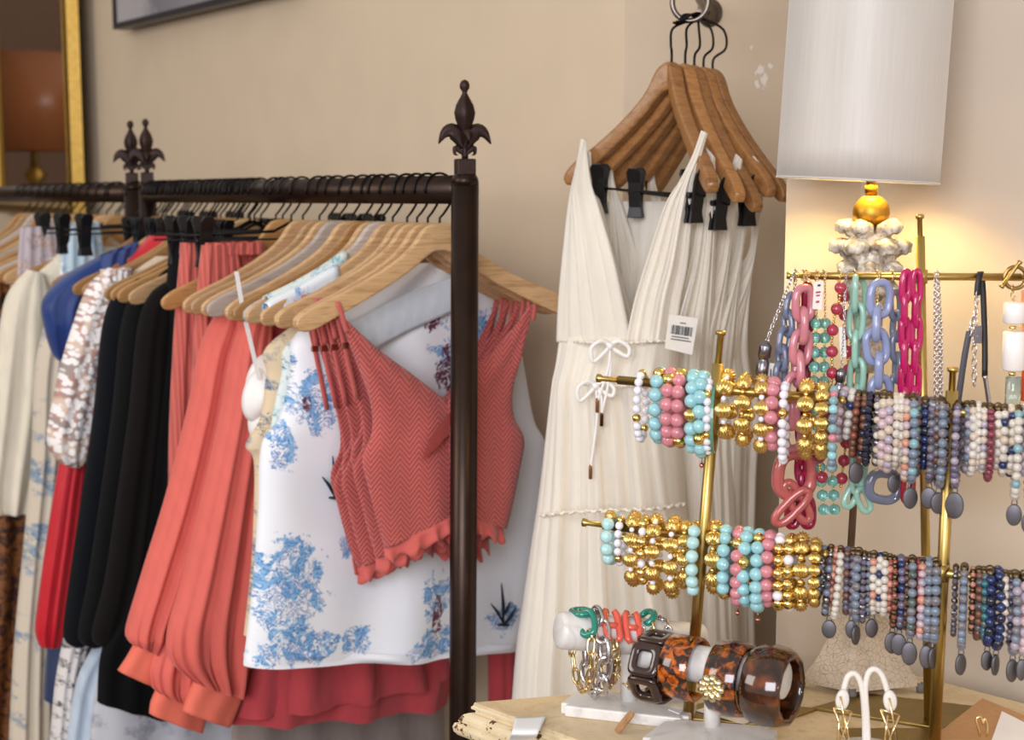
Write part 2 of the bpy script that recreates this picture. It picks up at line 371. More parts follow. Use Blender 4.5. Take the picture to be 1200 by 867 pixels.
# ------------------------------------------------------------------ clothes racks
iron = plain('dark bronze iron', '#35261F', .34, .75, .15, 30); iron2 = plain('cast iron brown', '#33211D', .5, .5, .2, 60, .001)
RN, RF = at(545, 222, 1.915), at(160, 226, 2.875)
RDIR = (RF - RN); RL2 = RDIR.length; RDIR.normalize(); RLEN = RL2 - .058
def rail(s): return RN + RDIR * s                                     # point of the rail's axis, s metres from the near post
def GP(s, px, py): return onplane(px, py, rail(s), BD)                  # photo pixel -> the plane of the garment hanging at s
def finial(root, base, k=1.0):
    """fleur-de-lis on a square block"""
    x = V((.97, .24, 0)); y = V((-.24, .97, 0)); e = .00109 * k
    m = MB(); m.prism([base + x * (a * 11 * e) + y * (b * 11 * e) for a, b in ((-1, -1), (1, -1), (1, 1), (-1, 1))], up * 19 * e); fb = m.build('finial_block', iron2, root, False, bevel=.0015)
    o = base + up * 19 * e; m = MB()
    m.lathe([(0, 0), (4 * e, 0), (4 * e, 5 * e), (3.2 * e, 9 * e), (3 * e, 24 * e), (5 * e, 30 * e), (10 * e, 46 * e), (11 * e, 53 * e), (9 * e, 62 * e), (5 * e, 70 * e), (3 * e, 75 * e), (3 * e, 77 * e), (5.6 * e, 81 * e), (5.8 * e, 85 * e), (4 * e, 89 * e), (0, 91 * e)], o, 20, wob=lambda a, h: 1 + (.12 * math.cos(4 * a) if 26 * e < h < 72 * e else 0))
    m.build('finial_spear', iron2, root)
    def petal(sx, pts, wid, d):
        mm = MB(); cs = spline([o + x * (sx * a * e) + up * (b * e) for a, b in pts], 14); rows = []
        for i, c in enumerate(cs):
            t = i / 13; w = wid * e * math.sin(PI * min(1, .12 + .88 * t) ** .9) * (1 if t < .99 else .2); tg = (cs[min(i + 1, 13)] - cs[max(i - 1, 0)]).normalized(); q = tg.cross(d).normalized()
            rows.append([c + q * w + d * .001, c + q * w * .45 - d * 4.5 * e, c - d * 2 * e, c - q * w * .45 - d * 4.5 * e, c - q * w + d * .001, c - q * w * .4 + d * 4 * e, c + q * w * .4 + d * 4 * e])
        mm.grid(rows, True, cap=True); mm.build('finial_leaf', iron2, root)
    for sx in (-1, 1):
        petal(sx, [(1, 12), (6, 24), (15, 32), (24, 29), (31, 17)], 9.5, y)
        petal(sx, [(1, 5), (6, 9), (11, 13), (12, 6), (8, 4)], 3.2, y)
    for sx in (-1, 1):
        mm = MB(); petal_o = o
        cs = spline([o + y * (sx * a * e) + up * (b * e) for a, b in ((1, 12), (6, 24), (14, 31), (21, 28), (25, 18))], 12); rows = []
        for i, c in enumerate(cs):
            t = i / 11; w = 7 * e * math.sin(PI * (.12 + .88 * t)); rows.append([c + x * w, c + up * 3 * e, c - x * w, c - up * 3 * e])
        mm.grid(rows, True, cap=True); mm.build('finial_leaf', iron2, root)
def rack(a, b, label, foot):
    root = thing('clothes_rack', V(((a.x + b.x) / 2, (a.y + b.y) / 2, 0)), label, 'clothes rack', 'iron clothes racks'); d = (b - a).normalized(); d2 = V((d.x, d.y, 0)).normalized()
    for e_, (lx, q) in ((a, foot[0]), (b, foot[1])):
        top = V((e_.x, e_.y, e_.z + .017)); bot = V((e_.x + lx, e_.y, .03)); r = q
        m = MB(); m.tube([bot, bot.lerp(top, .5), top - up * .012], [r, r, r], 28); m.lathe([(r, -.012), (r * .96, -.004), (r * .8, .002), (r * .4, .005), (0, .006)], top, 28)
        m.build('post', iron, root); finial(root, top + up * .001, 1 if q > .015 else .94)
        m = MB(); m.tube([bot - NW * .26 - up * .008, bot + NW * .24 - up * .008], .016, 14); m.build('foot', iron, root)
    m = MB(); m.tube([a + d * .01, b - d * .01], .0185, 28); m.build('hanging_rail', iron, root)
    m = MB(); m.tube([V((a.x + foot[0][0] * .9, a.y, .12)), V((b.x, b.y, .12))], .012, 14); m.build('bottom_bar', iron, root)
    return root
RF = RN + RDIR * RLEN
rack(RN, RF, 'dark iron clothes rack with leaf finials, nearest the white dresses', ((-.012, .0178), (0, .0165)))
R2a, R2b = rail(RL2 + .022), rail(RL2 + 1.2)
rack(R2a, R2b, 'dark iron clothes rack continuing out of frame behind the first rack', ((0, .0165), (0, .0165)))
# ------------------------------------------------------------------ hangers
hw = wood('oiled hanger wood', '#A07A50', '#CBA578'); hw2 = wood('bleached hanger wood', '#A8968A', '#C9BAAC'); hw3 = wood('honey hanger wood', '#94683C', '#BC8E58')
wire = plain('black hook wire', '#1D1B1B', .35, .8); clipm = plain('black clip plastic', '#141416', .35)
TOP = [(0, 0), (.012, -.001), (.024, -.008), (.044, -.034), (.09, -.061), (.14, -.084), (.185, -.101), (.203, -.111), (.209, -.118)]
BOT = [(0, -.036), (.012, -.038), (.026, -.046), (.05, -.062), (.09, -.086), (.14, -.110), (.185, -.130), (.203, -.131), (.209, -.124)]
def arm_shape(t):
    a = crom([V((x, 0, z)) for x, z in TOP], t * 8); b = crom([V((x, 0, z)) for x, z in BOT], t * 8); return a, b
def hanger_body(mb, place, n=26, th=.0056):
    """place(u, z, w) -> point; both arms in one piece of wood"""
    rows = []
    for i in range(-n, n + 1):
        a, b = arm_shape(abs(i) / n); sg = -1 if i < 0 else 1; k = th * (1.15 - .35 * abs(i) / n); mid = (a.z + b.z) / 2; hh = (a.z - b.z) / 2; row = []
        for q in range(16):
            an = 2 * PI * (q + .5) / 16; cz = math.copysign(abs(math.sin(an)) ** .28, math.sin(an)); cw = math.copysign(abs(math.cos(an)) ** .3, math.cos(an))
            row.append(place(sg * (a.x + b.x) / 2, mid + hh * cz, k * cw))
        rows.append(row)
    mb.grid(rows, True, cap=True); return mb
def hook_pts(hz=.043, r=.0215):
    p = [V((0, 0, -.01)), V((0, 0, .006)), V((.007, 0, .013)), V((.014, 0, .022))]
    for a in range(-28, 206, 13): p.append(V((r * math.cos(math.radians(a)), 0, hz + r * math.sin(math.radians(a)))))
    return p
def hanger_template(kind, mat):
    root = bpy.data.objects.new('wooden_hanger', None); root.empty_display_size = .02; COL.objects.link(root)
    hanger_body(MB(), lambda u, z, w: V((u, w - .25 * u * u, z))).build('hanger_body', mat, root)
    MB().tube(hook_pts(), .0017, 8).build('hook', wire, root)
    return root
def clip(root, c, x, y, k=1.0):
    """a black peg gripping downwards: two jaws, open handles above, coil"""
    m = MB()
    for s in (-1, 1):
        pr = [(-.011, -.034), (.011, -.034), (.0085, -.02), (.0085, .012), (.010, .026), (.006, .032), (-.006, .032), (-.010, .026), (-.0085, .012), (-.0085, -.02)]
        rows = [[c + x * a * k + up * b * k + y * s * k * (.0025 + .012 * max(0, b + .004) / .03 + o) for a, b in pr] for o in (0, .0045)]
        m.grid(rows, True, cap=True)
    m.tube([c - x * .011 * k, c + x * .011 * k], .0042 * k, 10)
    m.build('clip', clipm, root, False, bevel=.0012 * k)
def clip_template():
    root = bpy.data.objects.new('metal_clip_hanger', None); root.empty_display_size = .02; COL.objects.link(root)
    MB().tube(hook_pts(), .0017, 8).build('hook', wire, root); m = MB(); m.tube([V((-.18, 0, -.022)), V((-.03, 0, -.018)), V((0, 0, -.004)), V((.03, 0, -.018)), V((.18, 0, -.022))], .0024, 8); m.tube([V((-.18, 0, -.03)), V((.18, 0, -.03))], .0016, 8); m.build('clip_bar', wire, root)
    for sx in (-1, 1): clip(root, V((sx * .145, 0, -.03)), V((1, 0, 0)), V((0, 1, 0)), 1.15)
    return root
T5 = clip_template()
def slim_template():
    root = bpy.data.objects.new('slim_clip_hanger', None); root.empty_display_size = .02; COL.objects.link(root)
    MB().tube(hook_pts(), .0017, 8).build('hook', wire, root); m = MB(); m.tube([V((-.06, 0, -.03)), V((-.02, 0, -.014)), V((0, 0, -.004)), V((.02, 0, -.014)), V((.06, 0, -.03))], .002, 8); m.build('clip_bar', wire, root)
    for sx in (-1, 1): clip(root, V((sx * .05, 0, -.03)), V((1, 0, 0)), V((0, 1, 0)), .9)
    return root
T6 = slim_template()
T1 = hanger_template('plain', hw); T2 = hanger_template('plain', hw2); T4 = hanger_template('plain', hw3)
used = set()
HZ = math.atan2(NW.y, NW.x)
def hang(T, s, label, rot=0, group='wooden hangers on the rack rails'):
    p = rail(s) - up * .043
    cat = 'hanger'; rz = HZ + math.radians(rot)
    if T.name not in used:
        used.add(T.name); T.location = p; T.rotation_euler = (0, 0, rz); return tag(T, label, cat, group)
    return dup(T, p, rz, label, cat, group)
# ------------------------------------------------------------------ garments on the racks
def place(s, u, z, w=0): return rail(s) + NW * u + up * z + BD * w
def local(s, px, py):
    p = GP(s, px, py); q = p - rail(s); return q.dot(NW), q.z
def mirror(s, pts): return [p - NW * (2 * (p - rail(s)).dot(NW)) for p in pts]
def blob(s, px, py, rx, ry):
    p = GP(s, px, py); k = mpp(p); return (p.x * 1.2, p.z, rx * k * 1.3, ry * k)
def cloth(name, s, L, R, mat, th=.03, folds=(), root=None, label=None, cat=None, group=None, solid=0, **kw):
    A = [GP(s, *q) if len(q) == 2 else GP(s, q[0], q[1]) + BD * q[2] for q in L]; B = mirror(s, A) if R is None else [GP(s, *q) if len(q) == 2 else GP(s, q[0], q[1]) + BD * q[2] for q in R]
    o = cloth_tube(A, B, th, folds=folds, **kw).build(name, mat, root, solid=solid)
    if label: tag(o, label, cat, group)
    return o
def outfit(name, s, label, cat, group=None, dz=.9): p = rail(s); return thing(name, V((p.x, p.y, p.z - dz)), label, cat, group)
coral = fabric('coral satin', '#DA6458', .62, .15, .05, 1400, .0003)
coralc = fabric('coral satin cuff', '#E66F58', .55, .15, .04, 1400, .0003)
coral2 = fabric('deep coral crepe', '#BC4248', .8, .2)
ribk = herringbone('coral herringbone knit', '#CE625C'); frill = fabric('coral frill cotton', '#CB5F58', .85)
cord = corduroy('coral rib', '#CF6358')
blk = fabric('black crepe', '#0A0A0C', .8, .03, .1); blk2 = fabric('blue black crepe', '#0B0E14', .8, .03, .1); blk3 = fabric('brown black crepe', '#0F0C0B', .85, .03, .1)
# --- four coral crop tops at the near end
A0 = [(398, 371), (418, 425), (432, 470), (433, 505), (421, 536), (428, 570), (438, 610), (447, 640)]
B0 = [(402, 371), (440, 408), (486, 444), (519, 474), (527, 500), (527, 540), (527, 575), (525, 596)]
UA = [local(.06, *q) for q in A0]; UB = [local(.06, *q) for q in B0]
def crop_top(s, dz, du, label, rng):
    root = outfit('crop_top', s, label, 'top', 'coral crop tops at the near end of the rack', .45)
    for sg in (-1, 1):
        f = lambda l, w: [place(s, (sg * -1) * min(u + du * i / 7, .004) if True else 0, z + dz * min(1, i / 2), w * math.sin(PI * min(1, i / 7 * .5))) for i, (u, z) in enumerate(l)]
        A, B = f(UA, -.008), f(UB, -.035)
        cloth_sheet(A, B, 26, 60, .012, ((3, .0035, rng), (1.5, .004, rng * 2))).build('front_panel', ribk, root, solid=.0016)
        A2 = [p + BD * .030 for p in A]; B2 = [place(s, 0, z, .045) for (_, z) in [UB[3], UB[3], UB[3], UB[4], UB[5], UB[6], UB[7]]]; A2 = A2[1:]
        B2 = [A2[0].lerp(B2[0], .15), A2[1].lerp(B2[1], .6)] + B2[2:]
        cloth_sheet(A2, B2, 20, 40, .01, ((3, .003, rng + 1),)).build('back_panel', ribk, root, solid=.0016)
        # frill: pleated strip round the hem
        for (pa, pb, nm, sgn) in ((A[-1], B[-1], 'hem_frill', -1), (A2[-1], B2[-1], 'hem_frill', 1)):
            rows = []; nn = 76
            for j in range(5):
                row = []
                for k in range(nn):
                    x = k / (nn - 1); p = pa.lerp(pb, x) - up * (.022 * (j / 4) - .003) ; a = j / 4
                    wv = math.sin(x * 24 + .9 * math.sin(x * 9 + rng * 5)); row.append(p - BD * (-sgn * .009 * math.sin(PI * x) * 0 + .012 * math.sin(PI * x) * (1 if sgn < 0 else -1)) - BD * (.0055 * a * wv + .004 * a) + up * (.004 * a * math.cos(x * 31 + rng)))
                rows.append(row)
            MB().grid(rows).build(nm, frill, root, solid=.0014)
        # straps over the hanger
        u0, z0 = UA[0]; u0 *= -sg
        for w, dn, dd in ((-.009, .02, 0), (.011, .11, .024)):
            top_ = place(s, u0 + .003 * sg, z0 + .017 + 0 * dz, w * .6); lo = place(s, u0 - sg * (.006 + dd), z0 - dn + dz * .5, w)
            pts = spline([place(s, u0 + .004 * sg, z0 + .020, .0), top_, top_.lerp(lo, .5) + V((0, 0, .002)), lo], 12)
            m = MB(); m.grid([[p + NW * .0032 - BD * .0006, p - NW * .0032 - BD * .0006, p - NW * .0032 + BD * .0006, p + NW * .0032 + BD * .0006] for p in pts], True, cap=True); so = m.build('strap', frill, root)
            if dd:
                q = pts[7]; MB().box(q, NW * .005, BD * .0018, up * .004).build('strap_slider', brass('rose metal', '#C58A78', .3), so, False, bevel=.0008)
    # the tie at the centre front
    TU = [local(.06, *q) for q in ((474, 533), (490, 510), (508, 487), (530, 462))]; c = [place(s, u, z + dz, -.046) for u, z in TU]
    a_ = [p + up * .012 * k for p, k in zip(c, (.1, 1, 1, .5))]; b_ = [p - up * .012 * k for p, k in zip(c, (.1, 1, 1.3, .8))]
    cloth_tube(b_, a_, .007, 18, 14).build('front_tie', frill, root)
    t_ = [place(s, x, z + dz, -.05) for x, z in [local(.06, *q) for q in ((516, 492), (516, 530), (517, 570), (518, 602))]]
    cloth_tube([p - NW * .013 for p in t_], [p + NW * .013 for p in t_], .008, 24, 18, folds=((3, .003, 0),)).build('tie_tail', ribk, root)
    return root
ord_ = ['frontmost', 'second from the front', 'third from the front', 'rearmost']
for i, (s, dz, du) in enumerate(((.062, 0, 0), (.092, -.020, .004), (.120, -.036, .0), (.146, -.047, .006))):
    crop_top(s, dz, du, 'coral herringbone crop top with frilled hem, %s of the four' % ord_[i], i * .7)
    hang(T1, s, 'pale wooden hanger carrying the %s coral crop top' % ord_[i], (-3, 3, -4, 4)[i])
# --- white and blue printed sleeveless tops
s = .185
tB = [blob(s, 330, 690, 40, 75), blob(s, 345, 755, 55, 22), blob(s, 362, 470, 26, 42), blob(s, 322, 520, 14, 40), blob(s, 336, 440, 7, 60), blob(s, 545, 400, 40, 55), blob(s, 500, 350, 16, 30), blob(s, 405, 745, 20, 20), blob(s, 500, 745, 40, 20), blob(s, 505, 410, 18, 20), blob(s, 395, 640, 8, 18), blob(s, 580, 720, 18, 20), blob(s, 415, 500, 10, 24), blob(s, 500, 690, 24, 30)]
toileA = toile('white blue toile', '#EFF1F6', '#2F6FB4', '#8DBCE4', tB, .55, 62, ('#5E1F3C', [blob(s, 508, 430, 13, 34), blob(s, 490, 372, 10, 16), blob(s, 350, 470, 5, 14), blob(s, 497, 715, 8, 30)]))
inkb = plain('ink print', '#1B2336', .8)
root = outfit('sleeveless_top', s, 'white sleeveless top with blue coral print and black sprigs', 'top', 'sleeveless printed tops', .75)
LT = [(478, 308), (408, 352), (347, 392), (340, 440), (327, 490), (306, 522), (302, 600), (295, 690), (285, 776)]
RT = [(545, 300), (572, 345), (600, 378), (610, 425), (622, 490), (637, 528), (629, 620), (616, 700), (602, 757)]
cloth('top_body', s, LT, RT, toileA, .035, ((2.2, .010, .4), (4, .004, 1.5)), root, top=.25, nv=64, nu=90)
cloth('hem_band', s, [(286, 766), (285, 779)], [(602, 749), (602, 759)], toileA, .038, ((2.2, .010, .4), (4, .004, 1.5)), root, top=1, nv=5, nu=90)
for (x, y, sc_) in ((376, 565, 1), (572, 712, 1.0)):
    m = MB()
    for (a, b, c, d) in ((0, 14, -2, -36), (-1, 8, -14, -12), (0, 14, 15, -8), (-6, 12, 8, 13), (0, 2, 8, -14)):
        p, q = GP(s, x + a, y + b) - BD * .0, GP(s, x + c, y + d); off = BD * -.040
        pts = [p + off, p.lerp(q, .5) + off + NW * .002, q + off]; m.tube(pts, [.0016, .0028, .0008], 6)
    m.build('sprig_print', inkb, root)
cloth_sheet([GP(s, x, y) - BD * .047 for x, y in ((388, 378), (445, 347), (482, 332), (522, 320))], [GP(s, x, y) - BD * .047 for x, y in ((398, 418), (452, 388), (492, 370), (528, 354))], 10, 30, .004).build('neck_band', fabric('white neck band', '#DDE6F0', .8), root, solid=.002)
def over_hanger(s, t0, t1, mat, root, name='shoulder_band', k=.0105):
    m = MB(); rows = []; b0 = rail(s) - up * .043
    for i in range(14):
        t = t0 + (t1 - t0) * i / 13; a, b = arm_shape(t); mid = (a.z + b.z) / 2; hh = (a.z - b.z) / 2 + .004; row = []
        for q in range(20):
            an = PI * 1.32 * q / 19 - PI * .16; row.append(b0 + NW * -((a.x + b.x) / 2) + up * (mid + hh * math.copysign(abs(math.sin(an)) ** .5, math.sin(an))) + BD * (k * math.copysign(abs(math.cos(an)) ** .5, math.cos(an)) * -1 - .25 * a.x * a.x))
        rows.append(row)
    m.grid(rows, False, [[(p.x * 1.2, p.z) for p in r] for r in rows]); return m.build(name, mat, root, solid=.0015)
toileS = toile('toile shoulder', '#E6EDF3', '#2F6FB4', '#9CC6E6', [], .5, 70, None, 26)
over_hanger(s, .5, .82, toileS, root)
for i, (s2, t) in enumerate(((.185, 'white and blue printed top'), (.215, 'white top rolled over its arm'), (.238, 'beige printed top'))): hang(T1 if i != 1 else T2, s2, 'wooden hanger carrying the %s' % t, (2, -4, 4)[i])
root = outfit('sleeveless_top', .215, 'pale aqua printed top mostly hidden, its shoulder folded over the hanger', 'top', 'sleeveless printed tops', .6)
toileC = toile('aqua print', '#DDE6E2', '#3C6E86', '#A6D2DC', [], .5, 60, None, 30)
over_hanger(.215, .42, .74, toileC, root)
cloth('top_body', .215, [(470, 310), (345, 395), (330, 440), (316, 520), (312, 640), (300, 740)], [(540, 310), (590, 385), (600, 440), (612, 520), (608, 640), (590, 735)], toileC, .02, ((3, .006, 2),), root)
tbeige = toile('beige blue print', '#DCC6A4', '#3C4C66', '#8E97A4', [], .55, 60, None, 24)
cloth('sleeveless_top', .238, [(460, 312), (322, 398), (313, 440), (306, 490), (289, 522), (299, 545), (297, 640), (292, 700), (287, 745)], [(530, 312), (570, 390), (580, 440), (590, 490), (605, 522), (600, 560), (596, 640), (590, 700), (585, 740)], tbeige, .028, ((3, .006, 1),), None, 'beige sleeveless top with grey blue print behind the white one', 'top', 'sleeveless printed tops')
# white bralette hanging by a strap
s = .275; root = outfit('bralette', s, 'white padded bralette hanging beside the coral blouses', 'bra', None, .4); wht = fabric('white satin', '#F1EDEA', .5, .3)
for i, (cx, cy) in enumerate(((296, 462), (303, 486), (300, 446))):
    m = MB(); c = GP(s + .006 * i, cx + 8, cy); rows = []
    for a in range(9):
        r = a / 8; rows.append([c + NW * (-.026 * r * math.cos(q) * (1.0 if math.cos(q) > 0 else .9)) + up * (.036 * r * math.sin(q) * 1.0 - .01 * r * math.cos(q)) - BD * (.026 * (1 - r * r)) for q in [2 * PI * k / 28 for k in range(28)]])
    m.grid(rows, True); m.build('cup', wht, root, solid=.003)
for (a, b) in (((277, 318), (284, 360)), ((284, 360), (304, 445))):
    p, q = GP(s - .02, *a), GP(s - .02, *b); MB().grid([[p - NW * .003, p + NW * .003], [q - NW * .003, q + NW * .003]]).build('strap', wht, root, False, solid=.0012)
hang(T4, .268, 'wooden hanger carrying the white padded bralette', 1)
# --- coral blouses
hang(T2, .345, 'bleached grey wooden hanger above the coral blouses', -2); hang(T1, .375, 'wooden hanger carrying the front coral blouse', 1)
sf = .365; root = outfit('blouse', sf, 'coral long sleeved blouse with wide cuffs, front one of the pair', 'blouse', 'coral blouses', .8)
SF = ((3.3, .010, .3), (7, .0045, 1.1))
cloth('blouse_body', sf, [(430, 300), (330, 352), (300, 395), (290, 500), (282, 650), (272, 780), (262, 846)], [(470, 300), (520, 350), (540, 395), (545, 500), (540, 650), (532, 770), (521, 822)], coral2, .05, ((3, .014, .2), (6, .006, 1)), root, top=.3)
cloth('placket_tier', sf - .02, [(300, 770), (288, 800), (276, 838)], [(522, 755), (524, 775), (522, 790)], coral2, .052, ((4, .014, 1.4), (7, .006, 2)), root, top=1, nv=14)
def sleeve(root, s, L, R, cuffL, cuffR, mat=None, th=.032):
    cloth('sleeve', s, L, R, mat or coral, th, SF, root, top=.25, gather=(11, .0075, .97, .34), nv=70, nu=72)
    o = cloth('cuff', s, cuffL, cuffR, coralc, .017, ((2, .002, 0),), root, nv=10, nu=40, solid=.002, top=1)
    return o
sleeve(root, sf - .03, [(296, 356), (276, 405), (262, 480), (240, 580), (216, 680), (199, 740), (201, 775), (226, 798)], [(318, 372), (316, 420), (314, 500), (308, 580), (303, 660), (299, 720), (293, 770), (282, 814)], [(229, 797), (221, 815), (215, 833)], [(284, 812), (277, 830), (268, 851)])
sr = .43; root = outfit('blouse', sr, 'coral long sleeved blouse with wide cuffs, rear one of the pair', 'blouse', 'coral blouses', .8)
cloth('blouse_body', sr, [(400, 296), (300, 348), (275, 395), (262, 500), (250, 650), (245, 790)], [(440, 296), (480, 350), (500, 395), (505, 500), (500, 650), (495, 770)], coral, .04, ((3, .012, .2),), root)
sleeve(root, sr - .03, [(264, 356), (239, 400), (222, 480), (197, 580), (168, 675), (151, 735), (152, 752), (160, 756)], [(290, 372), (283, 440), (272, 520), (255, 600), (230, 680), (212, 720), (200, 748), (190, 768)], [(160, 752), (150, 770), (139, 786)], [(191, 768), (190, 784), (186, 806)])
sleeve(root, sf + .02, [(280, 360), (262, 420), (250, 500), (232, 600), (208, 700), (178, 770), (176, 800), (186, 812)], [(300, 372), (300, 440), (290, 540), (276, 640), (262, 720), (248, 780), (240, 812), (232, 824)], [(184, 808), (178, 822), (176, 836)], [(238, 822), (240, 838), (236, 858)])
hang(T1, .405, 'wooden hanger carrying the rear coral blouse', -1)
m = MB(); p = [GP(.34, *q) for q in ((277, 326), (272, 356), (288, 362), (287, 340))]; 
# far end of the coral blouse seen past the post
cloth('blouse', .31, [(572, 700), (574, 757), (575, 830)], [(606, 690), (606, 757), (604, 818)], coral2, .02, ((3, .004, 0),), None, 'deep coral blouse tail showing right of the rack post', 'blouse', 'coral blouses')
# --- coral ribbed trousers on clips
for i, (s, x0) in enumerate(((.50, 236), (.555, 212))):
    dx = x0 - 212
    root = outfit('trousers', s, 'coral ribbed trousers gripped by black clips, %s pair' % ('front' if i == 0 else 'rear'), 'trousers', 'coral ribbed trousers', .75)
    for k in range(2):
        w = (k - .5) * .03
        cloth('trouser_leg', s + w, [(213 + dx + k * 18, 287), (208 + dx + k * 15, 340), (203 + dx + k * 14, 420), (199 + dx + k * 12, 520), (198 + dx + k * 12, 700)], [(250 + dx + k * 20, 285), (262 + dx + k * 20, 340), (268 + dx + k * 20, 420), (272 + dx + k * 20, 520), (276 + dx + k * 20, 700)], cord, .016, ((5, .006, k * 2.), (9, .003, 1)), root, top=.8)
    cloth('waistband', s, [(212 + dx, 284), (211 + dx, 298)], [(292 + dx * .6, 283), (294 + dx * .6, 297)], cord, .03, ((6, .005, 0),), root, nv=5, top=1)
    hang(T5, s, 'black clip hanger carrying the %s pair of coral ribbed trousers' % ('front' if i == 0 else 'rear'), 0)
hang(T1, .46, 'wooden hanger between the coral blouses and coral trousers', 5); hang(T4, .53, 'wooden hanger between the two coral trouser hangers', 2)
# --- black clothes
cloth('trousers', .61, [(203, 285), (197, 330), (192, 400), (180, 500), (168, 600), (150, 700), (120, 760), (114, 822)], [(240, 285), (250, 330), (250, 400), (250, 500), (250, 600), (250, 700), (240, 770), (232, 850)], blk, .03, ((4, .006, 0),), None, 'long black trousers on clips beside the coral trousers', 'trousers', None)
hang(T5, .61, 'black clip hanger carrying the long black trousers', 0)
BZ = [(.66, 42, 'front'), (.71, 22, 'middle'), (.77, 0, 'rear')]
for i, (s, dx, w) in enumerate(BZ):
    root = outfit('blazer', s, 'black long sleeved blazer, %s of the three beside the lace blouse' % w, 'blazer', 'black blazers', .75)
    mt = (blk3, blk, blk2)[i]
    cloth('blazer_body', s, [(205 + dx * .3, 300), (158 + dx, 325), (142 + dx, 350), (138 + dx, 420), (128 + dx, 520), (118 + dx, 640), (112 + dx, 728)], None, mt, .04, ((2, .008, i),), root)
    cloth('sleeve', s - .035, [(160 + dx, 326), (135 + dx, 345), (121 + dx, 385), (111 + dx, 480), (97 + dx, 580), (82 + dx, 680), (75 + dx * .8, 744), (86 + dx * .8, 758)], [(175 + dx, 330), (166 + dx, 360), (162 + dx, 400), (158 + dx, 480), (150 + dx, 580), (138 + dx, 680), (124 + dx, 738), (116 + dx, 744)], mt, .03, ((2.4, .006, i), (4, .003, 2)), root, close=True)
    la = [GP(s - .05, x + dx, y) for x, y in ((168, 326), (150, 380), (158, 470), (168, 520))]; lb = [GP(s - .05, x + dx, y) for x, y in ((180, 322), (176, 380), (178, 460), (170, 522))]
    cloth_sheet(la, lb, 8, 20, .004).build('lapel', mt, root, solid=.003)
    hang(T4 if i else T1, s, 'wooden hanger carrying the %s black blazer' % w, 0)
# --- lace, blue, red, cream
t = NT('white floral lace'); uv = t.coord('UV'); vo = t.n('ShaderNodeTexVoronoi'); t.l(uv, vo.inputs['Vector']); vo.inputs['Scale'].default_value = 105
f = t.math('ADD', vo.outputs['Distance'], t.math('MULTIPLY', t.noise(uv, 120, 3), .5)); c1 = t.ramp(t.noise(uv, 30, 3), [(.42, '#D8C1AE'), (.52, '#B58A82'), (.6, '#A0938C')])
t.base(t.mix(t.step(f, .72, .86), lin('#F4F0EE'), c1)); t.set(rough=.85); t.bump(f, .001, .5); lace = t.m
s = .86; root = outfit('lace_blouse', s, 'white floral lace blouse between black blazer and red top', 'blouse', None, .5)
cloth('blouse_body', s, [(180, 300), (130, 335), (118, 370), (112, 440), (108, 540)], None, fabric('cream lining', '#D9C3AC', .8), .03, (), root)
cloth('sleeve', s - .02, [(128, 314), (105, 335), (87, 380), (72, 430), (59, 490), (57, 520), (68, 540), (84, 548)], [(154, 318), (146, 345), (136, 390), (124, 440), (110, 500), (103, 530), (98, 543), (92, 548)], lace, .03, ((3, .005, 0),), root, close=True)
cloth('collar', s - .03, [(118, 316), (122, 330)], [(154, 314), (152, 332)], lace, .02, ((5, .004, 0),), root, nv=6, top=1)
hang(T4, s, 'honey wooden hanger carrying the white lace blouse', 0)
satr = fabric('red satin', '#C40C22', .32, .2, .08, 1400, .0003); satb = fabric('royal blue satin', '#103578', .4, .25, .08, 1400, .0003); navy = fabric('navy satin', '#152B55', .45)
s = .92; root = outfit('blouse', s, 'red satin blouse with gathered sleeve behind the lace blouse', 'blouse', None, .7)
cloth('blouse_body', s, [(176, 276), (158, 296), (140, 325), (120, 400), (100, 520), (95, 640)], [(222, 276), (220, 296), (215, 325), (205, 400), (190, 520), (180, 640)], satr, .03, ((4, .006, 0),), root)
cloth('sleeve', s - .01, [(110, 400), (86, 470), (70, 545), (56, 630), (45, 710), (42, 740), (46, 757)], [(140, 400), (118, 470), (100, 545), (90, 630), (80, 700), (75, 735), (69, 757)], satr, .025, ((3, .007, 0), (6, .003, 1)), root, close=True)
s = .99; root = outfit('blouse', s, 'royal blue satin blouse with stand collar behind the lace blouse', 'blouse', None, .6)
cloth('blouse_body', s, [(150, 290), (100, 322), (78, 360), (80, 440), (70, 560), (60, 700), (52, 820)], [(185, 290), (200, 322), (205, 360), (205, 440), (200, 560), (160, 700), (75, 828)], navy, .03, ((3, .006, 1),), root)
cloth('sleeve', s - .03, [(126, 296), (78, 322), (51, 352), (53, 385), (62, 415), (72, 425)], [(150, 298), (126, 330), (112, 350), (100, 380), (90, 405), (80, 424)], satb, .035, ((2.5, .008, .6), (5, .003, 1)), root, nv=40)
cloth('collar', s - .05, [(118, 300), (116, 318)], [(162, 284), (160, 302)], satb, .02, ((3, .004, 0),), root, nv=8, top=1)
hang(T4, .93, 'honey wooden hanger above the red satin blouse', 0); hang(T1, s, 'wooden hanger carrying the royal blue blouse', 0); hang(T5, 1.04, 'clip hanger with black clips left of the blue blouse', 0)
